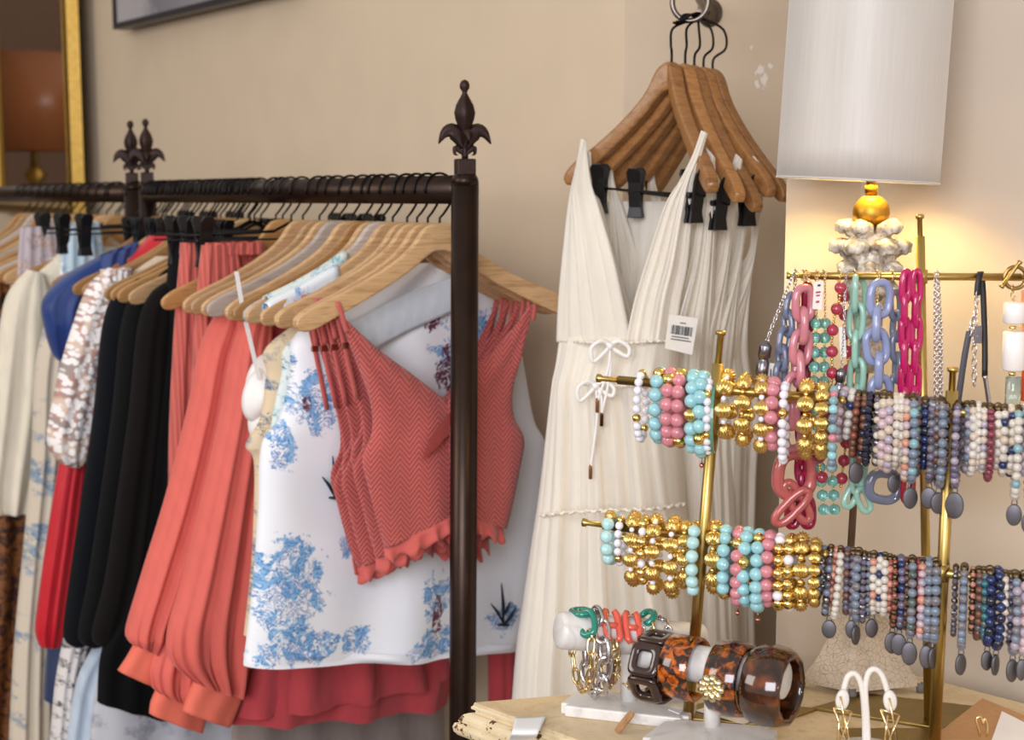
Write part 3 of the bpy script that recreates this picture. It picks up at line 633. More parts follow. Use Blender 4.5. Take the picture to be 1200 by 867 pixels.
# second rack
def s2(px):                                  # rail position whose hook stands at a photo column
    lo, hi = RL2, RL2 + 1.2
    for _ in range(40):
        md = (lo + hi) / 2
        if proj(rail(md))[0] > px: lo = md
        else: hi = md
    return lo
cream = fabric('cream knit', '#E5DCC8', .85, .3, .05, 300, .0012)
sc1 = RL2 + .10; root = outfit('blouse', sc1, 'cream blouse with loose sleeve on the far left rack', 'blouse', None, .7)
cloth('blouse_body', sc1, [(80, 290), (34, 325), (24, 360), (18, 450), (8, 590)], None, cream, .04, ((3, .008, 1),), root)
cloth('sleeve', sc1 - .03, [(32, 316), (8, 350), (-4, 420), (-14, 500), (-22, 580), (-16, 600)], [(50, 320), (58, 350), (65, 400), (66, 450), (50, 540), (34, 600)], cream, .04, ((2.6, .010, 0), (6, .003, 1)), root, close=True)
hang(T4, sc1, 'wooden hanger carrying the cream blouse', 0)
tb2 = toile('ivory blue fern print', '#D3C6B2', '#5C7590', '#93A5B5', [], .6, 50, None, 17)
cloth('dress', RL2 - .04, [(70, 330), (44, 420), (38, 540), (28, 650), (18, 760), (12, 880)], [(100, 330), (80, 420), (76, 540), (66, 650), (60, 760), (58, 890)], tb2, .04, ((3, .010, 0),), None, 'long ivory dress with grey blue fern print under the cream blouse', 'dress', None, top=.5)
flo = NT('brown floral print'); uv = flo.coord('UV'); flo.base(flo.ramp(flo.noise(uv, 26, 5, .7, 1.5), [(.36, '#1E1210'), (.46, '#4A2718'), (.54, '#9A5E22'), (.6, '#5A2A22'), (.68, '#B98A6A')])); flo.set(rough=.7)
cloth('dress', RL2 + .22, [(-30, 330), (-40, 480), (-50, 620), (-60, 760), (-70, 900)], [(10, 330), (24, 480), (40, 620), (34, 760), (18, 900)], flo.m, .05, ((3, .012, 0),), None, 'long brown and gold floral dress at the far left edge', 'dress', None, top=.5)
bw = toile('black white lace print', '#D8D2CE', '#2C2B30', '#6E6A70', [], .6, 90, None, 60)
cloth('skirt', .80, [(100, 640), (82, 720), (66, 800), (58, 890)], [(130, 640), (112, 720), (94, 800), (88, 890)], bw, .03, ((3, .006, 0),), None, 'black and white lace skirt hem below the red sleeve', 'skirt', None, top=.5)
pb_ = fabric('pale blue chambray', '#B9C7D6', .8, .2, .1); gl = toile('grey lilac print', '#BFC0C6', '#8C8A94', '#A7A9B4', [], .4, 30, None, 20)
cloth('dress', .74, [(150, 640), (118, 740), (90, 800), (76, 890)], [(230, 640), (200, 740), (170, 800), (150, 890)], pb_, .03, ((4, .008, 0),), None, 'pale blue dress hem left of the long black trousers', 'dress', None, top=.5)
cloth('dress', .66, [(170, 640), (130, 740), (112, 815), (104, 900)], [(420, 640), (420, 740), (416, 815), (412, 900)], gl, .03, ((5, .008, 1), (9, .003, 0)), None, 'long pale grey blue dress below the coral blouses', 'dress', None, top=.5)
cloth('dress', .475, [(275, 660), (275, 740), (274, 815), (272, 900)], [(515, 660), (518, 740), (520, 815), (521, 900)], fabric('taupe jersey', '#8B7D77', .85), .03, ((5, .008, 2),), None, 'long taupe dress hem under the coral blouse tail', 'dress', None, top=.5)
# tops on clips at the upper left
lil = toile('lilac grey print', '#B9AEB4', '#6A5E70', '#D8B9A8', [], .5, 60, None, 35); lb = toile('light blue print', '#BFD6E4', '#5E93B8', '#F0F2F2', [], .5, 60, None, 34)
for (px, w, mat, y0, lab) in ((75, .0, lil, 266, 'lilac grey printed skirt gripped by a black clip at far left'), (132, 0, lb, 262, 'light blue printed skirt gripped by a black clip left of blue blouse')):
    s = s2(px + 60); l = proj(place(s, -.165, 0))[0]
    x0 = 24 if px == 75 else 74
    cloth('skirt', s, [(x0, y0), (x0 - 3, y0 + 40), (x0 - 5, y0 + 110), (x0 - 6, 560)], [(x0 + 42, y0 - 2), (x0 + 48, y0 + 40), (x0 + 50, y0 + 110), (x0 + 52, 560)], mat, .012, ((4, .004, 1),), None, lab, 'skirt', None, top=.8)
    hang(T5, s, 'black clip hanger gripping the %s' % ('lilac grey skirt' if px == 75 else 'light blue skirt'), 0)
ORD = 'second third fourth fifth sixth seventh eighth ninth tenth eleventh twelfth'.split()
nth_ = (['first'] + ORD) + 'thirteenth fourteenth fifteenth sixteenth seventeenth eighteenth nineteenth twentieth'.split(); i = 0; s = RL2 + .17
while s < RL2 + .75:
    hang((T1, T4, T2)[i % 3], s, 'wooden hanger on the far left rack, %s past the cream blouse' % (['first'] + ORD)[i], ((i * 37) % 7) - 3); s += .055; i += 1
for i, s in enumerate((.635, .652, .685, .70, .725, .745, .79, .81, .825, .885, .905, .945, .96, 1.015, 1.028, 1.055, 1.075)):
    if s in (.745, .885, 1.055): hang(T4, s, 'wooden hanger among the dark clothes, %s of three along the rail' % {.745: 'nearest', .885: 'middle', 1.055: 'farthest'}[s], 1)
    else: hang(T6, s, 'slim black clip hanger on the near rail, %s from the coral trousers' % nth_[i], 0)
hang(T1, .305, 'empty wooden hanger between the bralette hanger and the grey hanger', 4)
# ------------------------------------------------------------------ white dresses on the wall ring
iron3 = brass('worn steel', '#8A8078', .35, .3)
ringc = at(809, 2, 2.0)
hk = thing('wall_hook', on_line(E0, NB, ray(826, 205).xy.to_3d()) + V((0, 0, ringc.z)), 'steel ring on a wall hook holding the dress hangers', 'hook')
RR = .0245
MB().tube([ringc + V((.94 * math.cos(a), -.2 * math.cos(a), 0)) * RR + up * RR * math.sin(a) for a in [2 * PI * k / 40 for k in range(40)]], .0036, 12, True).build('ring', iron3, hk)
wp = on_line(E0, NB, ray(826, 205).xy.to_3d()); wp = V((wp.x, wp.y, ringc.z + .012))
m = MB(); m.tube(spline([wp, wp.lerp(ringc, .6) + up * .012, ringc + up * (RR - .004) + V((.01, 0, .006)), ringc + up * (RR - .012) + V((.004, -.012, 0)), ringc + up * (RR + .012) + V((0, -.02, 0))], 24), .005, 12); m.build('hook_arm', iron3, hk)
MB().lathe([(.022, 0), (.022, .004), (.012, .008), (.006, .012)], wp + V((.0, .004, 0)), 24, V((0, -1, 0))).build('back_plate', iron3, hk)
dw = wood('dress hanger wood', '#8A5C33', '#B07D4B', .35)
cot = fabric('white crinkle cotton', '#F9F1E2', .85, .3, .02, 260, .0016, .10); cotw = fabric('white cotton strap', '#F4F2F0', .8, .2, .02, 400, .0006)
necks = [(787, 72), (803, 74), (814, 76), (825, 78), (836, 80)]; tr_ = [(836, 214), (868, 226), (889, 238), (905, 220), (922, 226)]; tl_ = [(664, 206), (690, 208), (716, 212), (742, 214), (766, 216)]
ordd = ['frontmost', 'second', 'third', 'fourth', 'rearmost']
for i in range(5):
    nk = at(*necks[i], 1.955 + .012 * i); a = at(*tr_[i], 1.80 + .03 * i); b = at(*tl_[i], 2.045 + .018 * i)
    root = thing('wooden_hanger', nk, '%s wooden hanger of the five on the wall ring, holding a white dress' % ordd[i], 'hanger', 'wooden hangers on the wall ring')
    def place2(u, z, w):
        e = a if u > 0 else b; d = e - nk; hor = V((d.x, d.y, 0)); hl = hor.length; hor.normalize(); dz = d.z; ku = abs(u) / .209
        pn = V((-hor.y, hor.x, 0)); pn = pn if pn.y > 0 else -pn
        if u < 0: pass
        zs = dz / -.118 if True else 1
        blend = min(1, ku / .12); nrm = (pn * blend + V((.5, .86, 0)) * (1 - blend)).normalized()
        bow = hor.orthogonal() * 0
        return nk + hor * (ku * hl) + up * (z * (zs if z > -.0 else 1) if False else z + ku * (dz + .118)) + nrm * w * 1.15 - nrm * .018 * math.sin(PI * ku) * 0
    hanger_body(MB(), place2, 26, .0075).build('hanger_body', dw, root)
    hp = [nk + up * -.008, nk + up * .012]; g = ringc + V((.94 * math.cos(-1.75 + .14 * i), -.2 * math.cos(-1.75 + .14 * i), 0)) * RR + up * RR * math.sin(-1.75 + .14 * i)
    dirx = 1 if i > 2 else .35
    hp += [nk.lerp(g, .35) + V((.008 * (i - 1.5) + .004, 0, .004)), nk.lerp(g, .7) + V((.010 * (i - 1.2), 0, .006)), g + V((.008, .002, .002)), g + V((.004, 0, .0075)), g + V((-.006, -.004, .006)), g + V((-.012 - .003 * i, -.006, -.004)), g + V((-.019 - .002 * i, -.008, -.003))]
    MB().tube(spline(hp, 36), .0017, 8).build('hook', wire, root)
    # trouser bar and clips between the arms
    pa, pb2 = nk.lerp(a, .82) - up * .028, nk.lerp(b, .80) - up * .028
    if i in (0, 1, 3):
        MB().tube([pa, pa - up * .016, pb2 - up * .016, pb2], .0015, 8).build('clip_bar', wire, root)
        d = (pb2 - pa).normalized()
        for kk_, q in ((.14, pa), (.16 + .1 * i, pb2)):
            c = (pa if q is pa else pb2) - up * .016; c = c + d * (.02 if q is pa else -.03 - .03 * i)
            clip(root, c, V((.93, -.3, 0)) if q is not pa else V((.85, .5, 0)), V((.3, .93, 0)) if q is not pa else V((-.5, .85, 0)), 1.0)
def P(l, Y0, Y1): n = len(l); return [at(x, y, Y0 + (Y1 - Y0) * min(1, i / (n - 1) * 1.4)) for i, (x, y) in enumerate(l)]
def dress(i, L, R, label, tops, Ys):
    root = thing('dress', at(740, 700, 1.95 + .03 * i) , label, 'dress', 'white summer dresses on the wall ring')
    A = P(L, Ys[0], Ys[1]); B = P(R, Ys[2], Ys[3])
    cloth_tube(A, B, lambda t: .028 + .02 * min(1, t * 5) + .05 * t, 90, 150, folds=((3.1, .012, .3 + i), (7, .007, 1 + i), (15, .0035, 2 * i), (29, .0018, i)), top=.55).build('dress_skirt', cot, root)
    for (nm, o, n, Ya, Yb, mt, bl) in tops:
        cloth_sheet(P(o, *Ya), P(n, *Yb), 40, 60, bl, ((4, .004, i), (9, .0028, 1 + i), (19, .0014, 0))).build(nm, mt, root, solid=.0015)
    return root
# rear dresses first
Rk = {2: [(836, 395), (834, 440), (838, 470), (850, 600), (858, 750), (866, 930)], 3: [(848, 395), (846, 440), (856, 475), (864, 600), (868, 750), (876, 930)], 4: [(864, 395), (862, 440), (874, 475), (874, 600), (876, 750), (886, 930)], 5: [(875, 395), (879, 440), (889, 475), (884, 560), (882, 720), (892, 930)]}
Tk = {2: ([(826, 172), (808, 240), (788, 310), (770, 430)], [(838, 186), (840, 250), (838, 320), (834, 430)]), 3: ([(862, 180), (842, 240), (826, 310), (806, 430)], [(870, 188), (862, 250), (854, 320), (846, 430)]), 4: ([(882, 182), (862, 244), (846, 312), (828, 430)], [(890, 192), (878, 250), (868, 320), (862, 430)]), 5: ([(893, 186), (882, 244), (866, 312), (846, 430)], [(898, 200), (890, 262), (880, 330), (876, 430)])}
for k in (5, 4, 3, 2):
    i = k - 1; yb = 1.985 + .028 * i; ya = 1.83 + .03 * i; x0 = 690 + 24 * (k - 2)
    L = Tk[k][0][:3] + [(746, 392), (740, 440), (732, 480), (716, 600), (700, 750), (690, 930)]; R = Tk[k][1][:3] + Rk[k]
    tp = [('bodice_left', [(x0 - 3, 176), (x0 - 2, 215), (x0 + 2, 250), (x0 + 4, 310), (x0 + 10, 430)], [(x0 + 2, 178), (x0 + 6, 215), (x0 + 18, 250), (x0 + 34, 310), (760, 430)], (yb, yb - .02), (yb, yb - .03), cot, .01)]
    dress(i, L, R, 'white sleeveless dress, %s from the front of the five on the ring' % {2: 'second', 3: 'third', 4: 'fourth', 5: 'last'}[k], tp, (ya, yb, ya, yb))
L1 = [(657, 392), (655, 425), (651, 452), (645, 490), (634, 570), (621, 650), (612, 710), (604, 770), (592, 930)]; R1 = [(792, 392), (790, 425), (787, 452), (792, 490), (800, 570), (808, 650), (814, 710), (820, 770), (832, 930)]
front = dress(0, L1, R1, 'frontmost white tie waist dress with a barcode tag on the ring', [
    ('bodice_back', [(672, 236), (664, 300), (659, 350), (657, 400)], [(800, 236), (800, 300), (796, 350), (793, 400)], (2.06, 2.04), (1.98, 1.96), cot, -.01),
    ('bodice_left', [(681, 163), (679, 186), (675, 214), (670, 245), (664, 300), (659, 350), (656, 400)], [(687, 163), (688, 186), (692, 214), (702, 245), (718, 300), (730, 352), (740, 400)], (2.02, 1.95), (2.02, 1.875), cot, .012),
    ('bodice_right', [(822, 153), (812, 182), (797, 212), (780, 240), (760, 300), (744, 352), (734, 400)], [(829, 156), (821, 184), (812, 214), (811, 250), (806, 310), (798, 352), (792, 400)], (1.825, 1.87), (1.825, 1.86), cot, .012)], (1.965, 1.95, 1.87, 1.92))
def seam(pts, amp, nm='waist_seam', r=.0015):
    q = spline([at(x, y, Y) for x, y, Y in pts], 120); MB().tube([p + up * (.0012 * math.sin(i * 1.9)) + V((0, amp * math.sin(i * .8), 0)) for i, p in enumerate(q)], r, 6).build(nm, cot, front)
seam([(653, 446, 1.94), (690, 450, 1.87), (730, 452, 1.845), (760, 448, 1.845), (788, 446, 1.885)], .002)
seam([(657, 399, 1.95), (690, 401, 1.875), (730, 402, 1.855), (760, 400, 1.845), (792, 399, 1.855)], .002)
seam([(632, 604, 1.90), (670, 600, 1.83), (720, 598, 1.80), (770, 596, 1.82), (803, 590, 1.88)], .004, 'tier_seam', .002)
def bow(cx, cy, Y, k, ends):
    m = MB(); o = at(cx, cy, Y); e = mpp(o) * k
    for sx, drop in ((-1, 18), (1, 12)):
        m.tube(spline([o, o + V((sx * 10 * e, -.004, 6 * e)), o + V((sx * 22 * e, -.006, -2 * e)), o + V((sx * 20 * e, -.006, -drop * e)), o + V((sx * 8 * e, -.004, -drop * .5 * e)), o], 26), 2.6 * e, 8)
    m.ball(o + V((0, -.004, 0)), 4.5 * e, 10)
    for ex, ey in ends:
        m.tube(spline([o, o.lerp(at(ex, ey, Y - .006), .4) + V((.004, -.004, 0)), at(ex, ey, Y - .006)], 16), 1.7 * e, 8)
    m.build('waist_tie', cotw, front)
    for ex, ey in ends:
        q = at(ex, ey, Y - .006); MB().lathe([(.0016, .004), (.0024, 0), (.0024, -.014), (.0017, -.0145)], q, 10).build('tie_end', plain('brown aglet', '#8A5A2E', .4, .4), front)
bow(715, 405, 1.845, 1.0, ((705, 486), (700, 470))); bow(698, 452, 1.845, .95, ((692, 548), (705, 486)))
# swing tag with barcode
q = [at(x, y, 1.80) for x, y in ((784, 368), (818, 373), (811, 416), (779, 408))]; pt = MB().prism(q, V((.0, .0012, 0))).build('price_tag', plain('tag paper', '#E9E4DC', .7, vary=.02), front, False)
m = MB(); ex, ey = (q[1] - q[0]), (q[3] - q[0]); rr = random.Random(3); x = .14
while x < .84:
    w = rr.choice((.008, .014, .022)); c0 = q[0] + ex * (x + w / 2) + ey * .42 + V((0, -.0006, 0)); m.box(c0, ex * w / 2, V((0, .0003, 0)), ey * .13); x += w + rr.choice((.012, .018, .028))
m.build('barcode', plain('print black', '#17171A', .7), pt, False)
m = MB()
for (yy, a_, b_) in ((.20, .42, .62), (.62, .18, .74), (.70, .16, .86)):
    x = a_
    while x < b_: m.box(q[0] + ex * (x + .02) + ey * yy + V((0, -.0006, 0)), ex * .018, V((0, .0003, 0)), ey * .015); x += .05
m.build('small_print', plain('print black', '#17171A', .7), pt, False)
MB().tube([q[0].lerp(q[1], .4), at(806, 340, 1.81), at(815, 310, 1.83)], .0006, 5).build('tag_string', cotw, front)
# ------------------------------------------------------------------ dresser
ZT = atz(600, 828, .913).z
def tz(px, py, dz=0): return atz(px, py, ZT + dz)
tA, tB_ = tz(556, 823), tz(1042, 783); tC = tB_ + V((.62, -.62, 0)); tD = tA + V((.62, -.62, 0)) * 1.0
poly = [tA, tB_, tC, tD]
def inset(poly, d):
    n = len(poly); out = []; c = sum(poly, V((0, 0, 0))) / n
    for i in range(n):
        p, a, b = poly[i], poly[i - 1], poly[(i + 1) % n]; e1 = (p - a).normalized(); e2 = (b - p).normalized()
        n1 = V((-e1.y, e1.x, 0)); n1 = n1 if n1.dot(c - p) > 0 else -n1; n2 = V((-e2.y, e2.x, 0)); n2 = n2 if n2.dot(c - p) > 0 else -n2
        bi = (n1 + n2).normalized(); out.append(p + bi * (d / max(.9 if d < 0 else .5, bi.dot(n1))))
    return out
t = NT('cream painted wood worn at edges'); co = t.coord(); geo = t.n('ShaderNodeNewGeometry')
f = t.noise(t.coord('Object', (1, 1, 1)), 26, 6, .65, 1.2); pt_ = t.step(geo.outputs['Pointiness'], .52, .6)
g = t.step(t.math('ADD', t.math('MULTIPLY', t.noise(co, 60, 5, .7), .8), 0), .545, .56)
t.base(t.mix(t.math('MULTIPLY', g, .0), t.ramp(f, [(.3, '#C2A67C'), (.48, '#D9C4A0'), (.62, '#CDB48C'), (.75, '#DCC9A8')]), lin('#7A4F2C'))); t.set(rough=.5, coat=.1); t.bump(f, .0006, .4); paint = t.m
t = NT('chipped cream molding'); co = t.coord(); f = t.noise(co, 26, 5, .65); g = t.step(t.noise(co, 48, 5, .72), .57, .585)
t.base(t.mix(g, t.ramp(f, [(.3, '#CDB68E'), (.7, '#E2D1AE')]), lin('#5A3820'))); t.set(rough=.55); t.bump(t.math('SUBTRACT', f, g), .001, .5); chipm = t.m
dres = thing('dresser', V((sum(p.x for p in poly) / 4, sum(p.y for p in poly) / 4, 0)), 'cream painted dresser with chipped molded top carrying the jewellery', 'dresser')
m = MB(); m.grid([[p + up * z for p in inset(poly, d)] for d, z in ((.0, 0), (-.001, -.003))], True, cap=True); m.build('top', paint, dres, False)
m = MB(); m.grid([[p + up * z for p in inset(poly, d)] for d, z in ((-.001, -.003), (-.003, -.0045), (-.003, -.0065), (.0005, -.0075), (.0005, -.010), (-.004, -.0105), (-.0095, -.0125), (-.0135, -.0165), (-.0145, -.0195), (-.013, -.0205), (-.0175, -.0215), (-.0195, -.0255), (-.0185, -.030), (-.015, -.033), (-.006, -.034), (.004, -.042), (.012, -.05), (.2, -.05))], True); m.build('top_molding', chipm, dres, False)
m = MB(); b_ = inset(poly, .018); m.grid([[p + up * (.0 - 0) - up * .05 for p in b_], [V((p.x, p.y, .09)) for p in b_], [V((p.x, p.y, .0)) for p in inset(poly, .03)]], True, cap=True); m.build('carcass', chipm, dres, False)
fa, fb = b_[0], b_[3]; fd = (fb - fa).normalized(); fn = V((-fd.y, fd.x, 0)); fn = fn if fn.y < 0 or fn.x < 0 else -fn
for k in range(3):
    c = fa.lerp(fb, .5); c = V((c.x, c.y, ZT - .15 - k * .22)); dr = MB().box(c + fn * .006, fd * ((fb - fa).length * .44), fn * .008, up * .095).build('drawer', chipm, dres, False, bevel=.004)
    for s_ in (-.22, .22): MB().lathe([(.008, 0), (.006, .012), (.014, .02), (.012, .027), (0, .03)], c + fn * .013 + fd * s_, 16, fn).build('knob', plain('aged brass', '#8C6A35', .4, .9), dr)
# folded blue and white paper hanging over the edge
e = [(604, 842), (640, 839), (632, 862), (597, 863)]
m = MB(); A = [tz(640, 839, .002), tz(631, 858, .003), tz(628, 866, -.012), tz(626, 878, -.03)]; B = [tz(604, 841, .002), tz(600, 858, .004), tz(597, 866, -.012), tz(597, 880, -.03)]
tpp = NT('white and blue folded paper'); sp = tpp.n('ShaderNodeSeparateXYZ'); tpp.l(tpp.coord('Generated'), sp.inputs[0]); tpp.base(tpp.mix(tpp.step(sp.outputs[2], .36, .30), lin('#F2F4F6'), lin('#5E86B8'))); tpp.set(rough=.6)
tag(cloth_sheet(A, B, 10, 18, .002).build('paper_tag', tpp.m, None, True, solid=.001), 'white and blue folded paper tag over the dresser edge', 'paper tag')
# ------------------------------------------------------------------ lamp
LY = 1.405
lb0 = tz(1010, 800); lamp_t = thing('table_lamp', V((at(1012, 790, LY).x, LY, ZT)), 'table lamp with pale drum shade, gold ball and carved base', 'lamp')
silk = NT('pleated grey silk'); sp = silk.n('ShaderNodeSeparateXYZ'); silk.l(silk.coord('UV'), sp.inputs[0]); w = silk.math('SINE', silk.math('MULTIPLY', sp.outputs[0], 420)); nz = silk.noise(silk.coord('UV', (420, 3, 1)), 1, 2)
silk.base(silk.ramp(silk.math('ADD', silk.math('MULTIPLY', w, .04), nz), [(.2, '#C0B9B1'), (.8, '#C9C3BC')])); silk.set(rough=.42, sheen=.4); silk.bump(silk.math('ADD', silk.math('MULTIPLY', w, .2), nz), .0004, .3)
tr = silk.n('ShaderNodeBsdfTranslucent'); tr.inputs[0].default_value = lin('#E8DCC8'); mx = silk.n('ShaderNodeMixShader'); mx.inputs[0].default_value = .04
silk.l(silk.b.outputs[0], mx.inputs[1]); silk.l(tr.outputs[0], mx.inputs[2]); silk.l(mx.outputs[0], silk.t.nodes['Material Output'].inputs[0])
sc_ = at(1004.5, 211, LY); ax = (at(1026, -75, LY) - sc_); sl = ax.length; ax.normalize(); SR = 93 * mpp(sc_)
m = MB(); rows = []; uvs = []; u_ = V((1, 0, 0)); u_ = (u_ - ax * u_.dot(ax)).normalized(); v_ = ax.cross(u_)
for j in range(9):
    k = j / 8; rows.append([sc_ + ax * sl * k + (u_ * math.cos(a) + v_ * math.sin(a)) * (SR * (1 - .015 * k)) for a in [2 * PI * i / 96 for i in range(97)]]); uvs.append([(i / 96, k) for i in range(97)])
m.grid(rows, False, uvs); m.build('lamp_shade', silk.m, lamp_t, solid=.0012)
gold = brass('gold leaf', '#D9A43C', .3, .22); br = brass('brushed brass', '#C08E3E', .28, .12)
for hh in (0, sl):
    m = MB(); m.tube([sc_ + ax * hh + (u_ * math.cos(a) + v_ * math.sin(a)) * SR for a in [2 * PI * i / 64 for i in range(64)]], .0012, 8, True); m.build('shade_rim', silk.m, lamp_t)
bc = at(1021, 249, LY); bk = mpp(bc)
MB().ball(bc, 21.5 * bk, 36).build('gold_ball', brass('antique gold leaf', '#C2943C', .42, .3), lamp_t)
m = MB(); m.tube([bc, at(1021, 195, LY), at(1018, 60, LY)], [.0048, .0048, .004], 16); m.lathe([(.0062, -.004), (.0062, .004)], at(1021, 222, LY), 16); m.build('neck_rod', gold, lamp_t)
MB().lathe([(.012, 0), (.014, .02), (.022, .05), (.024, .07), (.016, .09), (0, .1)], at(1018, 120, LY), 16).build('bulb', None or plain('bulb glass', '#FFF3DC', .2), lamp_t)
t = NT('silvered carved wood'); co = t.coord(); f = t.noise(co, 70, 5, .6, .5); t.base(t.ramp(f, [(.34, '#6E6256'), (.45, '#A69B8C'), (.6, '#DCD5C9'), (.75, '#A09C94')])); t.set(rough=.5, metal=.12); t.bump(f, .0015, .6); carved = t.m
bx_, by_ = bc.x, LY; zc = lambda y: at(1020, y, LY).z
m = MB(); m.lathe([(.5 * bk, 0), (26 * bk, 0), (31 * bk, zc(300) - zc(330)), (26 * bk, zc(280) - zc(330)), (14 * bk, zc(268) - zc(330)), (0, zc(266) - zc(330))], V((bx_, by_, zc(330))), 24); 
for tier, (zy, R_, n_, hgt, curl) in enumerate(((276, 23, 5, 14, 14), (301, 30, 6, 18, 14), (326, 27, 6, 17, 11), (350, 22, 6, 18, 8))):
    for k in range(n_):
        a = 2 * PI * (k + .5 * tier) / n_ + .3; rd = V((math.cos(a), math.sin(a), 0)); tg = V((-rd.y, rd.x, 0)); o = V((bx_, by_, zc(zy))); cs = spline([o + rd * (R_ * .62 * bk) - up * hgt * bk, o + rd * (R_ * .80 * bk), o + rd * ((R_ * .9 + curl * .35) * bk) + up * hgt * .7 * bk, o + rd * ((R_ * .9 + curl * .9) * bk) + up * hgt * .75 * bk, o + rd * ((R_ * .9 + curl) * bk) + up * hgt * .3 * bk], 16)
        for off, rr_ in ((0, 1), (-.55, .7), (.55, .7)):
            m.tube([c + tg * (off * R_ * .55 * bk * math.sin(PI * (.15 + .7 * q / 15))) - rd * abs(off) * 3 * bk for q, c in enumerate(cs)], [bk * rr_ * (4.2 + 5.2 * math.sin(PI * q / 15) ** 1.5 + (1.8 if q > 11 else 0)) * (1 + .12 * math.sin(q * 2.1 + k * 1.7)) for q in range(16)], 10)
m.lathe([(19 * bk, 0), (21 * bk, .02), (17 * bk, .04), (18 * bk, .06), (12 * bk, .075), (20 * bk, .085)], V((bx_, by_, zc(330) - .085)), 24)
m.build('carved_finial', carved, lamp_t)
m = MB(); m.tube([V((bx_ - .001, by_, zc(400))), V((bx_ - .006, by_, zc(500))), V((bx_ - .011, by_, zc(690)))], [.0062, .0036, .0036], 16); m.build('lamp_stem', plain('pewter stem', '#7A6654', .35, .7), lamp_t)
# pyramid foot with a corner towards us
t = NT('crackled stone'); co = t.coord(); vo = t.n('ShaderNodeTexVoronoi', feature='DISTANCE_TO_EDGE'); nn_ = t.n('ShaderNodeTexNoise'); t.l(co, nn_.inputs['Vector']); nn_.inputs['Scale'].default_value = 60; vm = t.n('ShaderNodeVectorMath', operation='SCALE'); t.l(nn_.outputs['Color'], vm.inputs[0]); vm.inputs['Scale'].default_value = .012; va = t.n('ShaderNodeVectorMath', operation='ADD'); t.l(co, va.inputs[0]); t.l(vm.outputs[0], va.inputs[1]); t.l(va.outputs[0], vo.inputs['Vector']); vo.inputs['Scale'].default_value = 190
cr = t.step(vo.outputs['Distance'], .0, .045); f = t.noise(co, 22, 5, .6); t.base(t.mix(cr, lin('#9A866F'), t.ramp(f, [(.3, '#B5A088'), (.5, '#C6B49C'), (.7, '#BBA993')]))); t.set(rough=.6); t.bump(cr, .0008, .5); crack = t.m
cfr = tz(998, 812, .006); cl = tz(934, 798, .006); cR = tz(1084, 804, .006); cb = cl + cR - cfr; cc_ = (cl + cR) / 2; ap = V((at(1011, 640, LY).x, LY, at(1011, 655, LY).z)); m = MB(); rows = []
for q in [i / 14 for i in range(15)]:
    k = .10 + .90 * (.72 * (1 - q) + .28 * (1 - q) ** 5); z = up * ((ap.z - cfr.z) * q); ctr = cc_.lerp(V((ap.x, ap.y, cc_.z)), q); rows.append([ctr + (c - cc_) * k + z for c in (cl, cfr, cR, cb)])
m.grid(rows, True, cap=True); m.build('lamp_base', crack, lamp_t, False, bevel=.0015)
for c in (cl, cfr, cR, cb): MB().lathe([(.0035, -.008), (.0042, -.004), (.0035, .001)], cc_.lerp(c, .93) + up * .002, 14).build('foot', plain('grey rubber', '#6A6864', .6), lamp_t)
o = lamp('lamp_bulb', 'POINT', at(1018, 148, LY), None, 3.0, '#FFDA80', .02)
# ------------------------------------------------------------------ brass stands
brs = brass('satin brass', '#C7AA66', .34, .14, (1, 1, .1)); brd = brass('dark brass plate', '#A08A50', .34, .12)
def solve(a, b, px):
    lo, hi = 0.0, 1.0
    for _ in range(30):
        md = (lo + hi) / 2
        if proj(a.lerp(b, md))[0] < px: lo = md
        else: hi = md
    return a.lerp(b, lo)
def bar_part(root, a, b, r, knobs=(1, 1), name='bar'):
    d = (b - a).normalized(); m = MB(); m.tube([a + d * .020, b - d * .020], r, 18)
    for e_, s_, k in ((a, 1, knobs[0]), (b, -1, knobs[1])):
        if k: m.lathe([(r * .95, .0), (r * .95, .003), (r * .62, .0045), (r * .62, .022)], e_, 18, d * s_)
        else: m.tube([e_, e_ + d * s_ * .022], r, 18)
    return m.build(name, brs, root)
def pole_part(root, base, top, r, tip):
    d = (top - base).normalized(); m = MB(); m.tube([base, top], r, 22); m.build('pole', brs, root)
    m = MB(); L_ = (tip - top).length; m.lathe([(r * .55, -.005), (r * .55, L_ - .004), (r * .85, L_ - .004), (r * .95, L_ - .001), (r * .6, L_)], top, 18, d); m.build('pole_tip', brs, root)
YA = 1.350; T1b = tz(806, 842, .003); YA = T1b.y
sA = thing('jewelry_stand', V((T1b.x, T1b.y, ZT)), 'brass two bar stand with the turquoise, pink and gold bracelets', 'jewelry stand', None)
pole_part(sA, T1b, at(841.5, 426, YA), .0050, at(844, 387, YA))
q = [tz(812, 846, .0), tz(899, 853, .0), tz(958, 833, .0), tz(868, 826, 0)]; q[0] = tz(770, 842); q[3] = tz(838, 822)
MB().prism(q, up * .003).build('base_plate', brd, sA, False, bevel=.0008)
U0, U1 = at(700, 443, YA + .045), at(990, 469.5, YA - .045); Lo0, Lo1 = at(683, 612, YA + .050), at(970, 650, YA - .040)
bar_part(sA, U0, U1, .0040, name='upper_bar'); bar_part(sA, Lo0, Lo1, .0040, name='lower_bar')
for x in ((U0, U1), (Lo0, Lo1)):
    p = solve(x[0], x[1], 838 if x[0] is U0 else 823); MB().lathe([(.0066, -.007), (.0066, .007)], p + V((0, 0, 0)), 18).build('collar', brs, sA)
YB = YA - .072; T2b = at(1094.5, 880, YB); T2b = V((T2b.x, YB, ZT + .003))
sB = thing('jewelry_stand', V((T2b.x, T2b.y, ZT)), 'brass two bar stand with the gemstone charm bracelets', 'jewelry stand', None)
pole_part(sB, T2b, at(1115.5, 458, YB), .0051, at(1117.5, 430, YB))
